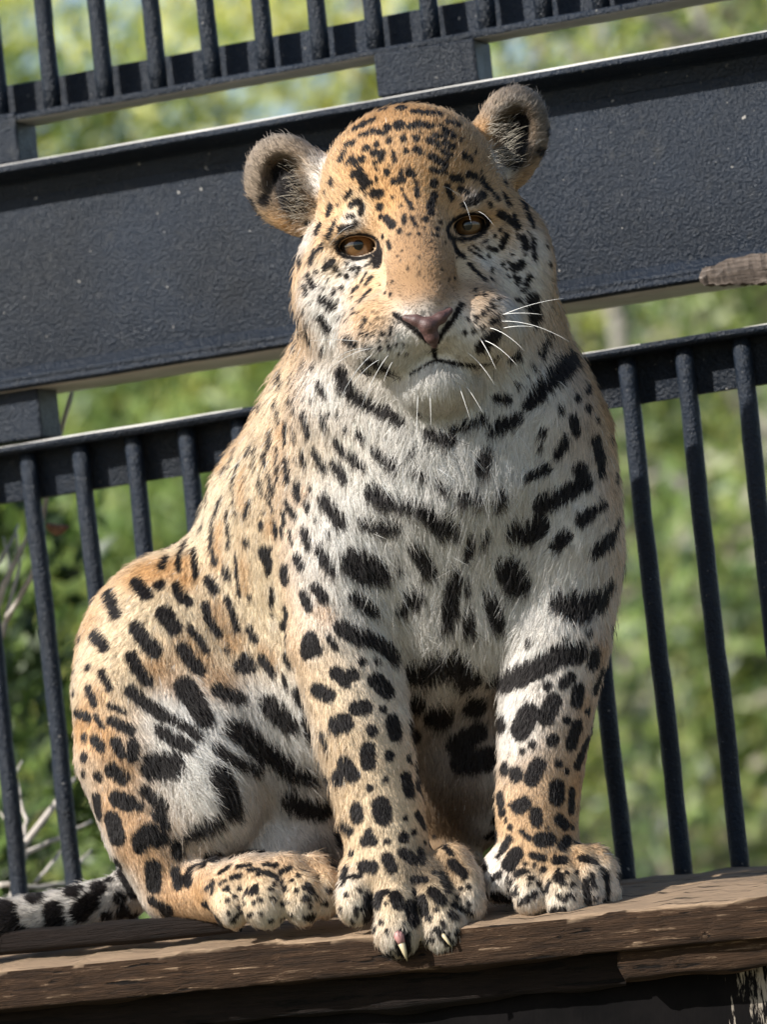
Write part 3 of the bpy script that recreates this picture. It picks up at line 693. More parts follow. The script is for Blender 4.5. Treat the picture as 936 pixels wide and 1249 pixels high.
# the far side of the coat: loose rosettes where no mark was set
back = rng.permutation(np.nonzero(N[:, 2] > .12)[0])[:2500]; taken = np.zeros(len(back), bool)
for j, i in enumerate(back):
    p = V[i]
    if not taken[j]:
        taken |= ((V[back] - p) ** 2).sum(1) < .052 ** 2
        t1 = np.cross(N[i], [0, 1, .1]); t1 /= np.linalg.norm(t1); t2 = np.cross(N[i], t1); a0 = rng.uniform(0, 6.28)
        for k in range(rng.integers(3, 5)):
            a = a0 + k * 1.57 + rng.uniform(-.3, .3); q = p + (t1 * math.cos(a) + t2 * math.sin(a)) * .016
            CAPS.append((q, q + t2 * rng.uniform(-.008, .008), rng.uniform(.006, .009)))
def vnoise(p, f):                                  # cheap smooth noise in -1..1
    q = p * f
    return (np.sin(q[:, 0] * 1.7 + 1.3 * np.sin(q[:, 1] * 1.3 + .7) + q[:, 2]) + np.sin(q[:, 1] * 1.9 + 1.1 * np.sin(q[:, 2] * 1.5 + 2.1) - q[:, 0] * .6)
            + np.sin(q[:, 2] * 1.6 + 1.2 * np.sin(q[:, 0] * 1.4 + 4.2))) / 3
def spot_field(Pn):
    """signed distance (metres) to the nearest dark mark"""
    Pd = Pn + np.stack([vnoise(Pn, 330), vnoise(Pn + 3.1, 330), vnoise(Pn + 7.7, 330)], 1) * .0007
    sd = np.full(len(Pn), .05)
    order = np.argsort(Pd[:, 1]); Y = Pd[order, 1]
    for a, b, r in CAPS:
        m = r + .012
        i0, i1 = np.searchsorted(Y, [min(a[1], b[1]) - m, max(a[1], b[1]) + m]); idx = order[i0:i1]
        x = Pd[idx, 0]; k = (x > min(a[0], b[0]) - m) & (x < max(a[0], b[0]) + m); idx = idx[k]
        if len(idx) == 0: continue
        q = Pd[idx] - a; ba = b - a; L2 = ba @ ba
        t = np.clip(q @ ba / L2, 0, 1)[:, None] if L2 > 1e-10 else 0
        # a mark lies on the skin, so distance along the line of sight counts half
        dv = q - t * ba; dv[:, 2] *= .6
        d = np.sqrt((dv ** 2).sum(1)) - r
        sd[idx] = np.minimum(sd[idx], d)
    return sd
TAN, CREAM, WHITE, ORANGE, BROWN, GREY, DUSK = range(7)
COLS = np.array([(.63, .41, .225), (.76, .62, .43), (.81, .79, .745), (.55, .30, .12), (.31, .18, .092), (.26, .215, .17), (.05, .037, .028)])
BL = []
def bl(c, *rows):
    for (u, v, r, w) in rows:
        h = hit(u, v)
        if h is not None: BL.append((c, h, r * h[2] / F, w))
bl(WHITE, (500,430,36,4),(470,440,26,3),(565,422,36,4),(530,470,60,4),(437,322,13,2.5),(425,335,10,2),(392,362,28,2.4),(408,398,24,3),(600,300,10,2),(592,314,14,2),(640,345,36,2.4),(618,378,28,3),(655,300,22,1.2),(520,378,14,2.6),
   (500,383,9,2),(430,270,12,1.2),(575,246,10,1),(375,290,18,1.5),(392,200,16,1.6),(385,225,12,2),(605,200,14,2),(618,205,10,2),(530,540,120,4),(570,650,120,4),(585,760,110,4),(440,620,62,3.5),(400,470,34,2),(430,690,55,3),(470,740,45,3),(640,500,60,2.4),(690,620,56,3),(700,700,40,2),
   (300,935,60,4),(350,890,60,4),(260,920,60,4),(230,880,40,2.5),(320,1000,70,3),(210,860,34,2),(440,1115,20,2),(490,1150,24,2),(545,1150,26,2),(578,1105,20,1.6),(650,1098,22,1.8),(692,1110,26,2),(738,1086,24,2),(610,1080,22,2),
   (625,880,34,3),(605,940,26,2.5),(600,1000,24,2.5),(595,1050,20,2),(492,860,16,1.4),(486,820,18,1.4),(285,1122,14,1.8),(330,1124,20,2),(372,1118,18,2),(398,1104,14,1.8),(60,1115,120,4),(130,1100,40,3),(420,1075,18,1),(310,860,30,1.6),(560,900,50,1.0),(380,790,12,1),(332,720,10,1.6),(334,760,9,1.4))
bl(CREAM, (285,1100,24,1.4),(330,1098,26,1.6),(372,1092,24,1.6),(398,1088,18,1.4),(440,1100,26,1.4),(490,1125,28,1.4),(545,1125,28,1.4),(575,1085,20,1),(650,1085,24,1.2),(690,1090,26,1.4),(738,1075,24,1.4),(180,745,50,3),(130,700,40,3),(150,810,40,2.2),(100,800,30,1.4),(250,640,50,4),(290,600,50,3.4),(300,700,56,4),(260,760,50,3.5),(320,760,40,3),(280,520,40,2),(340,480,40,1),(310,560,36,1),(380,560,40,.8),(350,800,40,1),(420,850,70,.8),(460,960,70,.8),(400,330,20,1),(440,250,18,1),(570,330,20,.6),(470,180,40,.5),(450,330,14,1),(90,850,20,1.4),(340,410,40,.8),(430,560,50,1),
   (470,1040,50,.9),(490,1090,24,1),(530,1090,24,1))
bl(ORANGE, (280,548,9,9),(284,535,8,7),(276,562,8,7),(297,585,10,10),(296,605,10,9),(300,568,8,7),(246,612,10,9),(242,628,8,7),(269,640,10,9),(266,662,11,10),(268,680,9,8),(227,682,11,9),(228,704,11,9),(297,690,11,9),(298,712,10,8),(264,740,11,9),(272,760,12,10),(284,780,11,9),(330,800,8,6),(320,790,8,5),(345,520,8,2),(370,600,10,2),(330,640,9,2),(490,135,60,3),(500,200,50,2.6),(450,190,34,1.5),(550,180,34,1.5),(470,240,26,1.2),(530,235,26,1.2),(182,698,22,7),(205,690,16,6),(100,745,16,2),(190,780,10,1),(270,690,14,.8),(228,705,16,3),(230,785,17,5),(245,800,14,4),(190,812,18,5),(265,745,16,3),(285,775,16,3),(295,660,16,1.5),(300,620,14,1.2),(160,800,10,1),(265,830,18,5),(215,835,14,3),(120,845,14,1.6),(100,885,20,3),(125,900,16,2.4),(150,935,20,1.5),(130,985,24,2),(160,1010,30,2),(180,1050,24,2.4),
   (150,1040,16,2.4),(205,1085,30,2.6),(240,1085,18,2.4),(98,960,24,1.6),(400,745,12,2),(385,740,8,1),(735,500,50,1.2),(740,420,40,1.2),(715,380,30,1),(745,600,30,1),(735,790,24,1.4),(715,860,20,1.2),(705,960,16,1),(380,175,16,3),(590,160,14,3),(570,350,30,1),(600,380,20,.8),(655,215,14,2),(352,280,18,2.5),(400,690,14,.6),(110,760,18,.6),(345,560,20,.3))
bl(BROWN, (512,325,34,6),(508,295,28,3),(518,352,26,5),(480,345,22,2.5),(555,340,24,3),(505,265,20,1.5),(700,540,50,.6),(680,900,60,.5),(670,1000,50,.5))
bl(TAN, (452,352,18,4),(458,375,18,4),(445,380,14,3),(590,352,16,3),(440,345,10,2),(465,393,16,4),(448,400,14,4),(472,412,9,2),(592,384,18,3),(606,393,13,2.4),(600,362,16,2),(580,360,16,2),(500,330,20,1))
bl(GREY, (60,1115,90,2.6),(130,1095,40,2),(0,1120,60,3),(320,188,28,5),(308,215,20,4),(345,168,22,4),(372,180,14,4),(320,240,12,4),(640,118,24,5),(618,116,20,4),(660,150,18,4),(600,140,14,4),(655,175,12,4))
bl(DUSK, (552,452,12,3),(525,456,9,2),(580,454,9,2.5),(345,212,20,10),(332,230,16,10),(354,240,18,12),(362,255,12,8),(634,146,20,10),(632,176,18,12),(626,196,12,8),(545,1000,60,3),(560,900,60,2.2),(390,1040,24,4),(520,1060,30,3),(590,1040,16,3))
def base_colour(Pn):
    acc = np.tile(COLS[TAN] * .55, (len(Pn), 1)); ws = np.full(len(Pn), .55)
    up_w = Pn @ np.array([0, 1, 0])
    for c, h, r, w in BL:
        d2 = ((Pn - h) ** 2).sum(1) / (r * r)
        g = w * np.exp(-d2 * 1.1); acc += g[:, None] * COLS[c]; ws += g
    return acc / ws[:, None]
def proj(Pn): return np.stack([Pn[:, 0] / Pn[:, 2] * F + IMW / 2, IMH / 2 - Pn[:, 1] / Pn[:, 2] * F], 1)

# ---- which way the fur lies: u, v, du, dv, length (pixels), lift
GUIDE = np.array([
 (515,345,0,-1,4,.25),(505,290,0,-1,5,.3),(498,225,0,-1,8,.35),(490,150,0,-1,9,.4),(400,240,-.7,-.6,9,.4),(600,215,.8,-.6,9,.4),(450,255,-.2,-1,7,.4),(560,235,.3,-1,7,.4),
 (388,330,-.8,.5,11,.4),(645,305,.8,.5,11,.4),(395,400,-.5,.9,20,.45),(645,400,.5,.9,20,.45),(440,330,-.6,.7,7,.3),(600,310,.7,.6,7,.3),(465,385,-.8,.5,6,.3),(580,380,.8,.5,6,.3),(490,425,-.4,.9,7,.35),(565,420,.4,.9,7,.35),
 (530,465,0,1,14,.45),(440,455,-.3,.95,18,.45),(610,450,.3,.95,18,.45),(345,190,-.3,-.9,9,.6),(310,200,-.8,-.5,8,.6),(370,235,-.6,-.5,14,.6),(352,275,-.4,.8,10,.5),(625,130,.1,-.95,9,.6),(658,150,.8,-.4,8,.6),(610,190,.5,-.6,14,.6),(655,210,.5,.7,10,.5),
 (350,450,-.45,.9,18,.5),(290,560,-.35,.95,17,.48),(250,640,-.1,1,15,.42),(400,520,.0,1,14,.4),(440,560,.35,.9,20,.45),(440,640,.45,.85,22,.5),(430,700,.1,1,22,.6),(460,740,.45,.9,22,.55),(530,530,.05,1,26,.46),(560,620,.03,1,26,.42),
 (580,720,0,1,26,.38),(570,800,.05,1,28,.38),(650,470,-.6,.8,20,.45),(690,560,-.6,.8,18,.4),(700,660,-.6,.75,20,.45),(680,740,-.3,.95,20,.4),(735,500,-.2,1,10,.35),(745,620,-.1,1,9,.4),
 (350,650,.1,1,11,.35),(370,740,.1,1,8,.3),(410,820,.1,1,7,.3),(450,930,.1,1,6.5,.3),(465,1020,.1,1,6,.3),(440,1100,-.1,1,8,.45),(490,1130,0,1,9,.5),(545,1130,.1,1,9,.5),(680,820,-.15,1,9,.35),(665,920,-.1,1,7,.3),(655,1010,-.05,1,6.5,.3),(680,1090,.05,1,9,.5),(735,1075,.2,.95,9,.5),(620,880,-.3,1,11,.4),
 (130,710,-.5,.8,12,.35),(200,740,-.2,1,13,.35),(110,830,-.2,1,10,.35),(270,740,.1,1,13,.35),(320,830,.35,.95,16,.4),(240,830,.3,.95,15,.4),(300,910,.5,.85,24,.5),(370,930,.45,.85,24,.5),(250,930,.6,.6,25,.62),(250,1000,.5,.8,24,.58),(190,890,.5,.75,15,.5),
 (110,920,.1,1,9,.35),(140,1000,.3,1,9,.35),(190,1050,.3,1,9,.35),(320,1070,.3,.95,7,.35),(330,1105,.1,1,9,.5),(270,1080,.4,.9,6,.3),(80,1105,-.95,.1,13,.5),(560,920,.05,1,16,.45),(380,1020,.3,.9,18,.5)], float)
def guide(Pn):
    uv = proj(Pn); out = np.zeros((len(Pn), 4)); CH = 60000
    for i in range(0, len(Pn), CH):
        d2 = ((uv[i:i + CH, None, :] - GUIDE[None, :, :2]) ** 2).sum(2)
        w = np.exp(-d2 / (2 * 38 ** 2)) + 1e-5 / (1 + d2 / 4e4)
        w /= w.sum(1)[:, None]; out[i:i + CH] = w @ GUIDE[:, 2:]
    return out

# ---- skin mesh with its own colours
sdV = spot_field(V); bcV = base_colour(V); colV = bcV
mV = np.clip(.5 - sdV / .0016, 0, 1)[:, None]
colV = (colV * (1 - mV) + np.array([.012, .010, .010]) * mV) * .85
def mat_skin():
    t = NT('jaguar_skin'); a = t.n('ShaderNodeAttribute', attribute_name='coat')
    t.l(a.outputs['Color'], t.b.inputs['Base Color']); t.b.inputs['Roughness'].default_value = .9; t.b.inputs['Specular IOR Level'].default_value = .1
    return t.m
VW = to_world(V)
me = bpy.data.meshes.new('jaguar')
me.vertices.add(len(V)); me.vertices.foreach_set('co', VW.astype(np.float32).ravel())
me.loops.add(Q.size); me.loops.foreach_set('vertex_index', Q.astype(np.int32).ravel())
me.polygons.add(len(Q)); me.polygons.foreach_set('loop_start', (np.arange(len(Q)) * 4).astype(np.int32))
me.update(calc_edges=True); me.validate(); me.shade_smooth()
ca = me.color_attributes.new('coat', 'FLOAT_COLOR', 'POINT')
ca.data.foreach_set('color', np.concatenate([colV, np.ones((len(V), 1))], 1).astype(np.float32).ravel())
me.materials.append(mat_skin())
jag = link(bpy.data.objects.new('jaguar', me))
tag(jag, 'spotted tan and white jaguar sitting upright on the timber ledge', 'jaguar')

# ---- fur strands
NF = 440000
A_ = np.linalg.norm(FN, axis=1); fc = V[Q].mean(1); fN = FN / np.maximum(A_, 1e-12)[:, None]
view = -fc / np.linalg.norm(fc, axis=1)[:, None]; face = (fN * view).sum(1)
gV = guide(V); gq = gV[Q].mean(1); dens = np.where(face > -.2, 1.0, .22) * np.clip(12 / gq[:, 2], .55, 2.0)
dens *= np.where(fc[:, 0] < -.50, .4, 1)
uvq = proj(fc)
def inell(uv, cx, cy, rx, ry, rot):
    c_, s_ = math.cos(R(rot)), math.sin(R(rot)); x = uv[:, 0] - cx; y = cy - uv[:, 1]
    return ((x * c_ + y * s_) / rx) ** 2 + ((-x * s_ + y * c_) / ry) ** 2 < 1
bald = inell(uvq, 437, 299, 22, 14, 4) | inell(uvq, 571, 275, 21, 14, 14)
NOSE_POLY = [(486, 384), (500, 384), (522, 391), (550, 374), (560, 375), (548, 398), (536, 424), (526, 424), (508, 402)]
def inpoly(uv, poly):
    r = np.zeros(len(uv), bool); n = len(poly)
    for i in range(n):
        (x0, y0), (x1, y1) = poly[i], poly[(i + 1) % n]
        cnd = ((y0 > uv[:, 1]) != (y1 > uv[:, 1])) & (uv[:, 0] < (x1 - x0) * (uv[:, 1] - y0) / ((y1 - y0) or 1e-9) + x0); r ^= cnd
    return r
front_head = fc[:, 2] < 5.0
bald |= inpoly(uvq, NOSE_POLY) & front_head
dens[bald & front_head] = 0
pr = A_ * dens; pr /= pr.sum()
fi = rng.choice(len(Q), NF, p=pr)
a, b = rng.random((2, NF)); q = Q[fi]
def bil(X): return (X[q[:, 0]] * ((1 - a) * (1 - b))[:, None] + X[q[:, 1]] * (a * (1 - b))[:, None] + X[q[:, 2]] * (a * b)[:, None] + X[q[:, 3]] * ((1 - a) * b)[:, None])
RP = bil(V); RN = bil(N); RN /= np.linalg.norm(RN, axis=1)[:, None]
g = bil(gV)
dirv = np.stack([g[:, 0], -g[:, 1], np.full(NF, .15)], 1)
def hash3(c):
    h = np.sin(c @ np.array([[12.9898, 39.346, 73.156], [78.233, 11.135, 52.235], [37.719, 83.155, 9.151]])) * 43758.5453
    return h - np.floor(h) - .5
clump = hash3(np.floor(RP / .0065 + .3 * np.stack([vnoise(RP, 200)] * 3, 1))); fine = hash3(np.floor(RP / .0028))
lowf = np.stack([vnoise(RP, 45), vnoise(RP + 5, 45), vnoise(RP + 9, 45)], 1)
lenp = g[:, 2] * .9 * rng.uniform(.65, 1.2, NF); guard = rng.random(NF) < .06; lenp = np.where(guard, lenp * 1.42 + .4, lenp)
messy = np.clip((g[:, 2] - 8) / 16, 0, 1)[:, None]
dirv = dirv + clump * (.32 + .45 * messy) + fine * .3 + lowf * (.16 + .22 * messy) + rng.normal(0, .10, (NF, 3)) * (1 + messy)
dirv -= (dirv * RN).sum(1)[:, None] * RN
dirv /= np.maximum(np.linalg.norm(dirv, axis=1), 1e-6)[:, None]
Lm = (lenp * PX)[:, None]; lift = (g[:, 3] * rng.uniform(.6, 1.4, NF) * np.where(guard, 1.35, 1))[:, None]
K = 5; pts = np.zeros((NF, K, 3))
grav = np.array([0, -1, 0.]) * (.18 * messy)
for k in range(K):
    s_ = k / (K - 1)
    pts[:, k] = RP - RN * .0006 + RN * Lm * lift * s_ * (1 - .45 * s_) + dirv * Lm * (.8 * s_ + .2 * s_ * s_) + grav * Lm * s_ * s_
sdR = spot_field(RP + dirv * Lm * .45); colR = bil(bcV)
dark = rng.random(NF) < np.clip(.5 - sdR / .0022, 0, 1)
val = rng.normal(1, .17, NF)[:, None] * (1 + .34 * clump[:, :1]) * (1 + .22 * fine[:, :1]) * (1 + .07 * lowf[:, :1])
val = np.clip(val, .45, 1.4)
colR = colR * val * np.array([1, 1, 1]) 
dk = np.array([.013, .011, .0105]) * rng.uniform(.6, 1.8, (NF, 1))
tick = (rng.random(NF) < .10) & (colR[:, 2] < .42); colR[tick] *= .42
colR = np.where(dark[:, None], dk, colR)
pale = (rng.random(NF) < .035 * messy[:, 0]) & ~dark
colR[pale] = (.8, .78, .72)
colR = np.clip(colR * np.where(dark, 1, .88)[:, None], 0, .85)
hc = bpy.data.hair_curves.new('fur'); hc.add_curves([K] * NF)
hc.attributes['position'].data.foreach_set('vector', to_world(pts.reshape(-1, 3)).astype(np.float32).ravel())
rad = np.array([.00027, .00026, .00022, .00015, .00004])
ra = hc.attributes.get('radius') or hc.attributes.new('radius', 'FLOAT', 'POINT')
wid = np.clip(.75 + .03 * lenp, .8, 1.3)[:, None] * rad[None]
ra.data.foreach_set('value', wid.astype(np.float32).ravel())
at = hc.attributes.new('fcol', 'FLOAT_COLOR', 'CURVE'); at.data.foreach_set('color', np.concatenate([colR, np.ones((NF, 1))], 1).astype(np.float32).ravel())
nn = RN * .85 + dirv * .12 + np.stack([clump[:, 0], clump[:, 1], clump[:, 2]], 1) * .45; nn /= np.linalg.norm(nn, axis=1)[:, None]
an = hc.attributes.new('fnrm', 'FLOAT_VECTOR', 'CURVE'); an.data.foreach_set('vector', to_world(nn).astype(np.float32).ravel())
def mat_fur():
    t = NT('jaguar_fur'); t.t.nodes.remove(t.b)
    c = t.n('ShaderNodeAttribute', attribute_name='fcol'); nr = t.n('ShaderNodeAttribute', attribute_name='fnrm')
    df = t.n('ShaderNodeBsdfDiffuse'); t.l(c.outputs['Color'], df.inputs['Color']); t.l(nr.outputs['Vector'], df.inputs['Normal'])
    hb = t.n('ShaderNodeBsdfHairPrincipled'); hb.parametrization = 'COLOR'; t.l(c.outputs['Color'], hb.inputs['Color'])
    hb.inputs['Roughness'].default_value = .42; hb.inputs['Radial Roughness'].default_value = .6
    mx = t.n('ShaderNodeMixShader'); mx.inputs[0].default_value = .35; t.l(df.outputs[0], mx.inputs[1]); t.l(hb.outputs[0], mx.inputs[2])
    t.l(mx.outputs[0], t.out.inputs[0]); return t.m
hc.materials.append(mat_fur())
fur = link(bpy.data.objects.new('fur', hc), jag)
tag(fur, kind='stuff')

# ---- eyes
def sphere_cap(c, ax, rad_, ang, n=20, m=24):
    ax = Vector(ax).normalized(); e1 = ax.orthogonal().normalized(); e2 = ax.cross(e1); vs = [Vector(c) + ax * rad_]; fs = []
    for i in range(1, n + 1):
        th = ang * i / n
        for k in range(m):
            ph = 2 * math.pi * k / m
            vs.append(Vector(c) + (ax * math.cos(th) + (e1 * math.cos(ph) + e2 * math.sin(ph)) * math.sin(th)) * rad_)
    for k in range(m): fs.append((0, 1 + k, 1 + (k + 1) % m))
    for i in range(n - 1):
        for k in range(m):
            p_ = 1 + i * m + k; q_ = 1 + i * m + (k + 1) % m; fs.append((p_, p_ + m, q_ + m, q_))
    return vs, fs
EYE_W = mat_plain('eye_dark', (.018, .013, .010), .12, .5)
def mat_iris():
    t = NT('iris_amber'); g_ = t.n('ShaderNodeAttribute', attribute_name='ring')
    n_ = t.noise(t.coords(), 900, 4, .6)
    col = t.ramp(g_.outputs['Fac'], [(0, (.05, .025, .009)), (.35, (.14, .068, .022)), (.72, (.12, .056, .018)), (.9, (.025, .013, .008)), (1, (.008, .006, .005))])
    t.l(t.mix(n_, col, (.09, .05, .02), 'MULTIPLY') if False else t.mix(.3, col, t.ramp(n_, [(.3, (.05, .025, .009)), (.7, (.20, .105, .038))])), t.b.inputs['Base Color'])
    t.b.inputs['Roughness'].default_value = .08; t.b.inputs['Coat Weight'].default_value = 1.0; t.b.inputs['Coat Roughness'].default_value = .03
    return t.m
IRIS = mat_iris(); PUPIL = mat_plain('pupil_black', (.004, .004, .004), .05, .6)
for (eu, ev, iu, iv) in ((437, 300.5, 438, 297.5), (571, 276.5, 569.5, 273.5)):
    h = None
    ec = P3(eu, ev, -13); er = 24 * PX
    c_ = Vector(to_world(ec)); ax = Vector(to_world(P3(iu, iv, -60) - ec)).normalized()
    vs, fs = sphere_cap(c_, ax, er, math.pi * .62); eo = mesh_obj('eye', vs, fs, EYE_W, jag, True)
    vs, fs = sphere_cap(c_, ax, er * 1.012, R(45), 14, 32); io = mesh_obj('iris', vs, fs, IRIS, eo, True)
    rg = io.data.attributes.new('ring', 'FLOAT', 'POINT'); rg.data.foreach_set('value', np.array([0] + [(i + 1) / 14 for i in range(14) for _ in range(32)], np.float32))
    vs, fs = sphere_cap(c_, ax, er * 1.02, R(15), 6, 24); mesh_obj('pupil', vs, fs, PUPIL, eo, True)

# ---- nose leather, from its own finer field
nf = Field(P3(470, 440, -180) - .004, P3(575, 350, -90) + .004, .0011)
def nchain(pts, k, op='u'): chain(nf, pts, k, op)
nf.D[:] = .05
nchain([(495, 388, -141, 4), (508, 391, -147, 6.5), (522, 396, -151, 7), (538, 388, -147, 6.5), (549, 379, -141, 4)], 4)
nchain([(523, 400, -147, 11), (527, 411, -145, 8), (530, 421, -139, 4)], 6)
ell(nf, P3(503, 399, -159), (8, 5, 9), 3, rot=-42, op='s'); ell(nf, P3(545, 391, -159), (8, 5, 9), 3, rot=58, op='s')
nchain([(524, 394, -165, 1.6), (529, 416, -155, 1.6)], 2.5, 's')
nV, nQ = surface_nets(nf); nN, _ = vert_normals(nV, nQ)
if (nN * (nV - nV.mean(0))).sum() < 0: nQ = nQ[:, ::-1]
def mat_nose():
    t = NT('nose_leather'); v = t.coords(); n_ = t.noise(v, 260, 3)
    t.l(t.ramp(n_, [(.3, (.045, .021, .019)), (.55, (.085, .042, .037)), (.8, (.12, .062, .055))]), t.b.inputs['Base Color']); t.b.inputs['Roughness'].default_value = .55
    vo = t.n('ShaderNodeTexVoronoi'); vo.inputs['Scale'].default_value = 700; t.l(v, vo.inputs['Vector']); t.bump(vo.outputs['Distance'], .35, .0006); return t.m
mesh_obj('nose', to_world(nV), nQ, mat_nose(), jag, True)

# ---- whiskers
WHISK = mat_plain('whisker', (.85, .84, .80), .35, .5)
def whisker(u, v, u2, v2, sag, out, r=.00042):
    h = hit(u, v)
    if h is None: return
    p0 = Vector(to_world(h)); e = P3(u2, v2, (h[2] - D0) * S + out); p2 = Vector(to_world(e)); mid = (p0 + p2) / 2 + Vector((0, 0, sag * PX))
    ps = []
    for i in range(9):
        t_ = i / 8; ps.append(p0 * (1 - t_) ** 2 + mid * 2 * t_ * (1 - t_) + p2 * t_ ** 2)
    tube('whisker', ps, [r * (1 - .8 * i / 8) for i in range(9)], WHISK, jag, 5)
for w_ in ((612,385,688,364,6,-20),(611,384,662,384,4,-20),(611,392,695,417,14,-30),(612,401,652,399,4,-20),(597,400,640,428,10,-30),(590,415,632,447,10,-30),(585,412,606,452,6,-25),(570,430,604,470,10,-30),
           (441,417,378,416,4,-20),(447,425,405,441,8,-30),(455,432,416,484,10,-30),(465,438,430,470,8,-30),(480,440,468,466,4,-25),(475,432,440,500,12,-35),(455,425,400,452,10,-25),
           (510,480,508,535,0,-10),(525,480,526,520,0,-10),(568,470,590,505,4,-15),(560,470,574,512,2,-15),
           (440,272,410,262,8,-25,.00022),(436,268,428,250,4,-20,.00022),(432,275,402,300,10,-20,.00022),(446,266,443,240,3,-20,.00022),(566,246,575,272,8,-25,.00022),(560,240,540,228,6,-20,.00022),(582,258,603,276,8,-25,.00022),(563,240,552,234,4,-15,.00022)):
    whisker(*w_)
# ---- long pale hairs in the ears
def ear_hairs(cu, cv, ru, rv, du, dv, n, seed):
    rr = random.Random(seed); allv = []; allf = []
    for i in range(n):
        u = cu + rr.uniform(-ru, ru); v = cv + rr.uniform(-rv, rv); h = hit(u, v)
        if h is None: continue
        p0 = Vector(to_world(h)); L = rr.uniform(8, 26); dd = (du + rr.uniform(-.5, .5), dv + rr.uniform(-.5, .5))
        e = P3(u + dd[0] * L, v + dd[1] * L, (h[2] - D0) * S - rr.uniform(8, 22)); p2 = Vector(to_world(e)); mid = (p0 + p2) / 2 + Vector((0, 0, .003)) - fw * .004
        ps = [p0 * (1 - t_) ** 2 + mid * 2 * t_ * (1 - t_) + p2 * t_ ** 2 for t_ in (0, .25, .5, .75, 1)]
        vs, fs = tube(None, ps, [.0002, .0002, .00018, .00014, .00005], None, None, 3)
        b_ = len(allv); allv += vs; allf += [tuple(x + b_ for x in f) for f in fs]
    o = mesh_obj('ear_hair', allv, allf, WHISK2, jag, True); tag(o, kind='stuff')
WHISK2 = mat_plain('ear_hair', (.48, .43, .35), .6, .2)
ear_hairs(372, 238, 16, 34, -.8, -.25, 230, 1)
ear_hairs(608, 182, 16, 30, .7, -.35, 230, 2)
# ---- claws
CLAW = mat_plain('claw_horn', (.50, .42, .26), .35, .5); SHEATH = mat_plain('claw_sheath', (.42, .21, .19), .5, .4)
def claw(pts, radii, mat, name, par=jag):
    ps = [Vector(to_world(P3(*p))) for p in pts]; return tube(name, ps, [r * PX for r in radii], mat, par, 10)
c1 = claw([(488, 1146, -70), (491, 1153, -79), (494, 1162, -80), (497, 1172, -76)], [5, 4.2, 2.8, .4], CLAW, 'claw')
claw([(485, 1132, -66), (487, 1142, -76), (490, 1150, -78)], [7, 6.5, 4.6], SHEATH, 'claw_sheath', c1)
claw([(538, 1136, -70), (543, 1143, -80), (548, 1150, -80), (551, 1155, -77)], [3, 2.5, 1.7, .3], CLAW, 'claw')

# ---------------------------------------------------------------- beyond the fence: ground, trees, shrubs
def mat_ground():
    t = NT('forest_floor'); v = t.coords(); n_ = t.noise(v, 1.3, 8, .65)
    t.l(t.ramp(n_, [(.3, (.05, .055, .022)), (.5, (.11, .10, .05)), (.7, (.20, .165, .105))]), t.b.inputs['Base Color']); t.b.inputs['Roughness'].default_value = .95
    t.bump(t.noise(v, 9, 6), .6, .05); return t.m
gn = 60; gv = []; gf = []
for i in range(gn + 1):
    for j in range(gn + 1):
        x = (i / gn - .5) * 2; y = (j / gn - .5) * 2; x = math.copysign(abs(x) ** 3, x) * 900; y = math.copysign(abs(y) ** 3, y) * 900
        gv.append((x, y + 10, GL + (.06 * math.sin(x * .8) * math.sin(y * .7 + 1) if abs(x) < 60 and abs(y) < 60 and math.hypot(x, y + 5) > 6 else 0)))
for i in range(gn):
    for j in range(gn):
        a_ = i * (gn + 1) + j; gf.append((a_, a_ + gn + 1, a_ + gn + 2, a_ + 1))
tag(mesh_obj('ground', gv, gf, mat_ground(), None, True), kind='structure')
def mat_leaf(name):
    t = NT(name); a_ = t.n('ShaderNodeAttribute', attribute_name='lcol')
    t.l(a_.outputs['Color'], t.b.inputs['Base Color']); t.b.inputs['Roughness'].default_value = .42; t.b.inputs['Specular IOR Level'].default_value = .45
    tr = t.n('ShaderNodeBsdfTranslucent'); t.l(t.mix(1.0, a_.outputs['Color'], (1.5, 1.5, .6), 'MULTIPLY'), tr.inputs[0])
    mx = t.n('ShaderNodeMixShader'); mx.inputs[0].default_value = .38; t.l(t.b.outputs[0], mx.inputs[1]); t.l(tr.outputs[0], mx.inputs[2]); t.l(mx.outputs[0], t.out.inputs[0])
    return t.m
LEAF = mat_leaf('leaf')
def mat_bark(name, c1, c2):
    t = NT(name); v = t.coords((6, 6, 1.5)); n_ = t.noise(v, 9, 7, .65)
    t.l(t.ramp(n_, [(.3, c1), (.7, c2)]), t.b.inputs['Base Color']); t.b.inputs['Roughness'].default_value = .9; t.bump(n_, .7, .01); return t.m
BARK = mat_bark('bark_brown', (.06, .045, .035), (.16, .125, .095)); BARK_P = mat_bark('bark_pale', (.20, .18, .16), (.44, .41, .37))
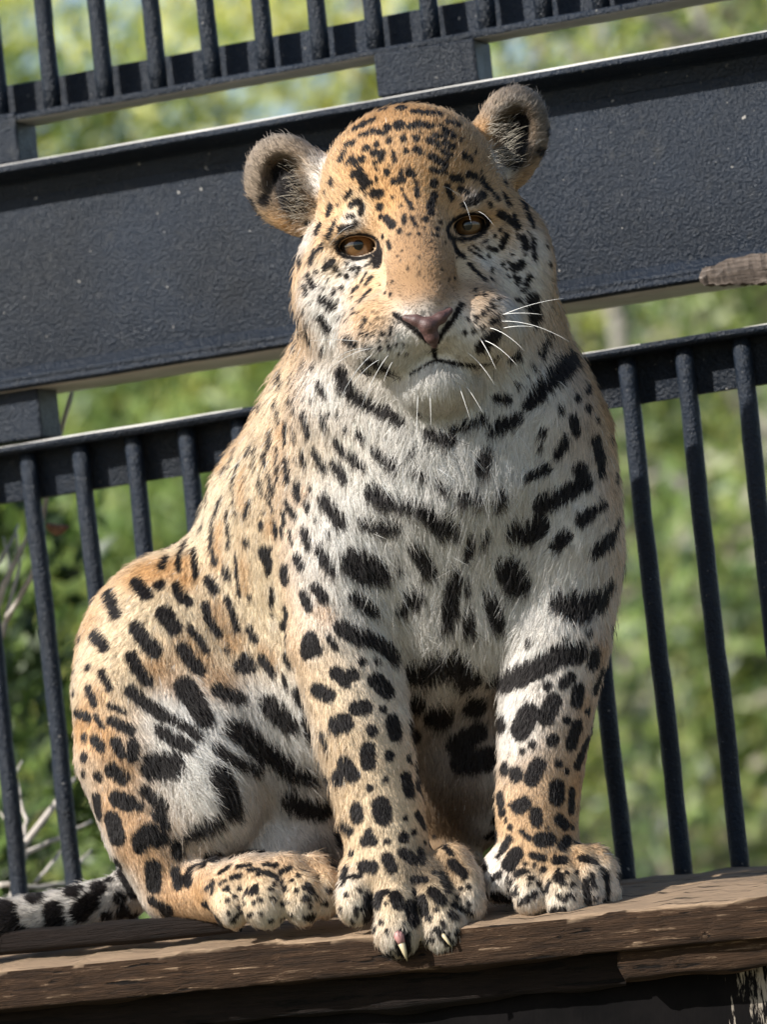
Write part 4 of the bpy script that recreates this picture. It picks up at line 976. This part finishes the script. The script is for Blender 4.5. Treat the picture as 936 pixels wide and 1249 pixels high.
def crown_mesh(name, centres, spread, n, size, cols, par, seed, base):
    r_ = np.random.default_rng(seed); nc = len(centres)
    c = np.array(centres)[r_.integers(0, nc, n)] + r_.normal(0, 1, (n, 3)) * np.array(spread)
    nrm = r_.normal(0, .55, (n, 3)) + np.array([-.9, -.75, .75]); nrm /= np.linalg.norm(nrm, axis=1)[:, None]
    t1 = np.cross(nrm, r_.normal(0, 1, (n, 3))); t1 /= np.linalg.norm(t1, axis=1)[:, None]; t2 = np.cross(nrm, t1)
    s = size * r_.uniform(.6, 1.4, (n, 1))
    v = np.stack([c - t1 * s, c - t2 * s * .42 + nrm * s * .12, c + t1 * s, c + t2 * s * .42 + nrm * s * .12], 1).reshape(-1, 3)
    i4 = np.arange(n)[:, None] * 4
    f = np.concatenate([i4 + np.array([[0, 1, 2]]), i4 + np.array([[0, 2, 3]])])
    me_ = bpy.data.meshes.new(name); me_.vertices.add(len(v)); me_.vertices.foreach_set('co', (v - np.array(base)).astype(np.float32).ravel())
    me_.loops.add(f.size); me_.loops.foreach_set('vertex_index', f.astype(np.int32).ravel())
    me_.polygons.add(len(f)); me_.polygons.foreach_set('loop_start', (np.arange(len(f)) * 3).astype(np.int32)); me_.update(calc_edges=True)
    cl = np.array(cols)[r_.integers(0, len(cols), n)] * r_.uniform(.7, 1.3, (n, 1)); cl = np.repeat(cl, 4, 0)
    at_ = me_.color_attributes.new('lcol', 'FLOAT_COLOR', 'POINT'); at_.data.foreach_set('color', np.concatenate([np.clip(cl, 0, .8), np.ones((len(cl), 1))], 1).astype(np.float32).ravel())
    me_.materials.append(LEAF); o = link(bpy.data.objects.new(name, me_), par); return o
GREEN = [(.13, .20, .05), (.17, .24, .06), (.10, .16, .05), (.21, .27, .075)]
YEL = [(.60, .60, .17), (.66, .63, .22), (.52, .56, .16), (.68, .65, .33)]
MIXD = GREEN + [(.23, .27, .08), (.20, .23, .09), (.30, .27, .20), (.05, .08, .03), (.04, .06, .025), (.06, .10, .03)]
DARK = [(.030, .052, .018), (.042, .068, .020), (.055, .085, .028)]
def tree(name, label, x, y, h, cr, ch, nleaf, size, cols, seed, bark=BARK, trunk_r=.07, ncl=60, cz=None, cat='tree', group=None, lean=0.0, gaps=.18):
    k_ = 1.75 if y < 30 else 1.3
    if y > 9: x, y, cr, ch, trunk_r, size, nleaf, cz = x * k_, y * k_, cr * k_, ch * k_, trunk_r * k_, size * 1.25, int(nleaf * 1.6), 1.5 + (cz - 1.5) * k_; h = max(cz + ch * .6, 1)
    rr = random.Random(seed); root = empty(name, (x, y, GL)); tag(root, label, cat, group)
    cz = (h - ch) if cz is None else cz
    allv = []; allf = []
    def add(ps, rs, sd=7):
        vs, fs = tube(None, ps, rs, None, None, sd); b_ = len(allv); allv.extend(vs); allf.extend([tuple(i + b_ for i in f) for f in fs])
    top = h * .85; ps = [Vector((lean * t_ * h + .04 * noise1(t_ * 2, seed), .04 * noise1(t_ * 2, seed + 4), t_ * top - (.05 if t_ == 0 else 0))) for t_ in [i / 8 for i in range(9)]]
    add(ps, [trunk_r * (1.25 if i == 0 else 1 - .85 * i / 8) for i in range(9)], 9)
    cents = []
    for k in range(ncl):
        while True:
            q_ = Vector((rr.uniform(-1, 1), rr.uniform(-1, 1), rr.uniform(-1, 1)))
            if .25 < q_.length < 1 and rr.random() > gaps: break
        c = Vector((q_.x * cr + lean * cz, q_.y * cr, cz + q_.z * ch)); c.z = max(c.z, .12); cents.append(tuple(c + Vector((x, y, GL))))
        if k % 3 == 0:
            s_ = ps[min(8, max(2, int(8 * min(1, max(.2, (c.z - .3 * cr) / top)))))]
            m_ = s_.lerp(c, .5) + Vector((rr.uniform(-.1, .1), rr.uniform(-.1, .1), rr.uniform(0, .12))) * cr
            add([s_, m_, c], [trunk_r * .36, trunk_r * .22, trunk_r * .06], 5)
    mesh_obj('trunk', allv, allf, bark, root, True)
    crown_mesh('crown', cents, (cr * .13, cr * .13, cr * .12), nleaf, size, cols, root, seed, (x, y, GL))
    return root
# near shrubs just outside the cage
tree('shrub', 'dark green leafy shrub behind the bars beside the bare twigs', -1.0, 8.6, 2.3, .5, 1.0, 7000, .034, DARK + GREEN[:2], 11, trunk_r=.03, ncl=60, cz=1.35, cat='shrub')
tree('shrub', 'low mid green shrub behind the jaguar\'s back under the girder', -.5, 12.6, 3.3, .85, 1.35, 6500, .04, GREEN, 12, trunk_r=.035, ncl=60, cz=1.6, cat='shrub')
tree('shrub', 'loose green shrub with pale gaps behind the bars beside the forelegs', 1.15, 11, 3.0, .75, 1.3, 4200, .045, MIXD, 13, trunk_r=.03, ncl=34, cz=1.4, cat='shrub')
tree('pale_tree', 'slender pale barked tree standing behind the loose green shrub', 1.12, 12.0, 5.2, .8, 1.6, 3000, .05, MIXD, 14, BARK_P, .075, 40, cz=3.2, lean=-.04)
tree('pale_tree', 'pale grey barked tree with few leaves beside the bright yellow green tree', .62, 13.2, 5.5, .9, 1.5, 2600, .05, MIXD, 24, BARK_P, .06, 36, cz=3.4, lean=.05)
tree('round_tree', 'mid green bushy tree behind the shrubs', -1.3, 14.5, 4.2, 1.25, 1.5, 9000, .055, GREEN + YEL[:1], 15, ncl=70, cz=2.5)
tree('round_tree', 'grey green tree with open crown behind the slender pale trees', 1.9, 15.5, 4.4, 1.2, 1.6, 7000, .055, MIXD, 16, ncl=60, cz=2.4)
tree('leafy_tree', 'bright yellow green tree rising behind the upper rail above the bare twigs', -1.9, 20, 6.2, 1.9, 2.0, 7000, .075, YEL, 17, ncl=80, cz=4.1, trunk_r=.12)
tree('leafy_tree', 'tall yellow green tree behind the gap over the jaguar\'s head', .35, 21, 6.0, 1.7, 1.9, 6500, .075, YEL + GREEN[3:], 18, ncl=80, cz=4.0, trunk_r=.12)
tree('leafy_tree', 'tall olive tree with sky gaps behind the end of the upper rail', 2.5, 22, 6.6, 1.7, 2.2, 4600, .075, YEL + GREEN[1:2], 19, ncl=60, cz=4.2, trunk_r=.12)
tree('round_tree', 'broad green tree far behind filling the low gaps', .1, 26, 5.4, 2.6, 2.0, 7000, .09, GREEN + YEL, 20, ncl=90, cz=2.6, trunk_r=.14)
tree('round_tree', 'broad olive tree far behind the pale barked trees', 3.4, 27, 5.6, 2.4, 2.2, 9000, .09, MIXD, 21, ncl=70, cz=2.6, trunk_r=.14)
tree('round_tree', 'broad dark tree far behind the dark shrub', -3.6, 26, 5.6, 2.4, 2.2, 9000, .09, GREEN, 22, ncl=70, cz=2.6, trunk_r=.14)
for k, (x, y, lab_) in enumerate(((-7, 44, 'hazy green tree at the end of the distant row, behind the bright yellow green tree'), (-2.5, 46, 'hazy distant tree between two others, seen past the jaguar\'s back'), (2.5, 45, 'hazy distant tree behind the tall yellow green tree'), (7, 47, 'hazy distant tree behind the olive tree and the pale trunks'))):
    tree('distant_tree', lab_, x, y, 7.5, 3.0, 3.2, 4500, .15, YEL + GREEN[3:], 30 + k, ncl=80, cz=3.6, trunk_r=.2, group='row of distant trees')
# bare twigs and a curled dead leaf close behind the bars
tw = empty('bare_shrub', (0, 0, 0)); tag(tw, 'bare pale twigs of a leafless shrub close behind the bars', 'shrub')
TWIG = mat_bark('twig_bark', (.38, .33, .28), (.68, .62, .55))
def twig(d, r0_, r1_, *pp):
    ps = [px(u, v, d + .03 * i) for i, (u, v) in enumerate(pp)]; fine_ = []
    for i in range(len(ps) - 1):
        for k in range(4): fine_.append(ps[i].lerp(ps[i + 1], k / 4) + Vector((random.uniform(-1, 1), 0, random.uniform(-1, 1))) * .0012)
    fine_.append(ps[-1]); n = len(fine_)
    tube('twig', fine_, [r0_ + (r1_ - r0_) * i / (n - 1) for i in range(n)], TWIG, tw, 7)
bx_, by_ = px(12, 1110, 5.95).x, px(12, 1110, 5.95).y
main = [Vector((bx_ - .12, by_ + .15, GL - .02)), Vector((bx_ - .05, by_ + .08, -.7)), px(8, 1130, 5.98), px(29, 1031, 5.95), px(69, 979, 5.98), px(92, 948, 6.0)]
tube('stem', main, [.014, .010, .0062, .0052, .0042, .002], TWIG, tw, 8)
side = [Vector((bx_ - .10, by_ + .15, GL - .02)), px(-70, 1000, 6.05), px(-28, 820, 6.0), px(4, 716, 5.95), px(32, 658, 5.96), px(36, 640, 5.97)]
tube('stem', side, [.014, .008, .006, .0042, .0028, .001], TWIG, tw, 8)
twig(5.96, .0045, .002, (20, 1062), (32, 1039), (70, 1022), (112, 1001)); twig(5.96, .004, .002, (0, 1079), (40, 1082), (76, 1078), (100, 1070))
twig(5.97, .003, .0015, (42, 1076), (69, 1047), (78, 1030)); twig(5.97, .003, .0015, (29, 1031), (32, 1000), (24, 972), (10, 955)); twig(5.97, .0028, .0014, (90, 1062), (98, 1050), (112, 1036))
twig(5.95, .003, .0014, (2, 778), (24, 690), (21, 652)); twig(5.96, .003, .0014, (-28, 720), (0, 684), (18, 652), (22, 640)); twig(5.96, .0022, .001, (14, 700), (8, 672), (4, 655))
twig(5.94, .0022, .001, (29, 1031), (14, 1012), (0, 990)); twig(5.94, .0022, .001, (24, 973), (20, 940), (27, 928))
tall = [px(-28, 820, 6.0), px(40, 700, 5.92), px(58, 600, 5.9), px(73, 530, 5.88), px(86, 484, 5.88), px(90, 470, 5.88)]
tube('stem', tall, [.004, .0035, .003, .0035, .003, .0015], TWIG, tw, 7)
lf = []; lff = []
for i in range(9):
    t_ = i / 8; w_ = .0075 * math.sin(math.pi * min(1, .08 + t_ * .92)) ** .7
    c = px(57 + 28 * t_, 641 + 6 * math.sin(t_ * 3.0) , 5.87 + .004 * math.sin(t_ * 5))
    for k in range(5):
        a_ = (k - 2) * .65 + .6 * t_; lf.append(c + up * (w_ * math.sin(a_)) - fw * (w_ * math.cos(a_)))
for i in range(8):
    for k in range(4): lff.append((i * 5 + k, i * 5 + k + 1, i * 5 + k + 6, i * 5 + k + 5))
lo_ = mesh_obj('dead_leaf', lf, lff, mat_bark('dead_leaf', (.20, .10, .06), (.38, .22, .14)), tw, True)
md = lo_.modifiers.new('s', 'SOLIDIFY'); md.thickness = .0008

# ---------------------------------------------------------------- origins at each thing's base
def rebase(root, base):
    base = Vector(base)
    if root.type == 'MESH': root.data.transform(Matrix.Translation(-base))
    root.location = base
    for ch in root.children: ch.location = Vector(ch.location) - base
rebase(jag, to_world(P3(430, 1110, 90))); rebase(fence, (F0.x, F0.y, LZ)); rebase(ledge, (PT.x, PT.y, LZ - .05)); rebase(tw, main[0]); rebase(batt, px(100, 1150, 5.1))
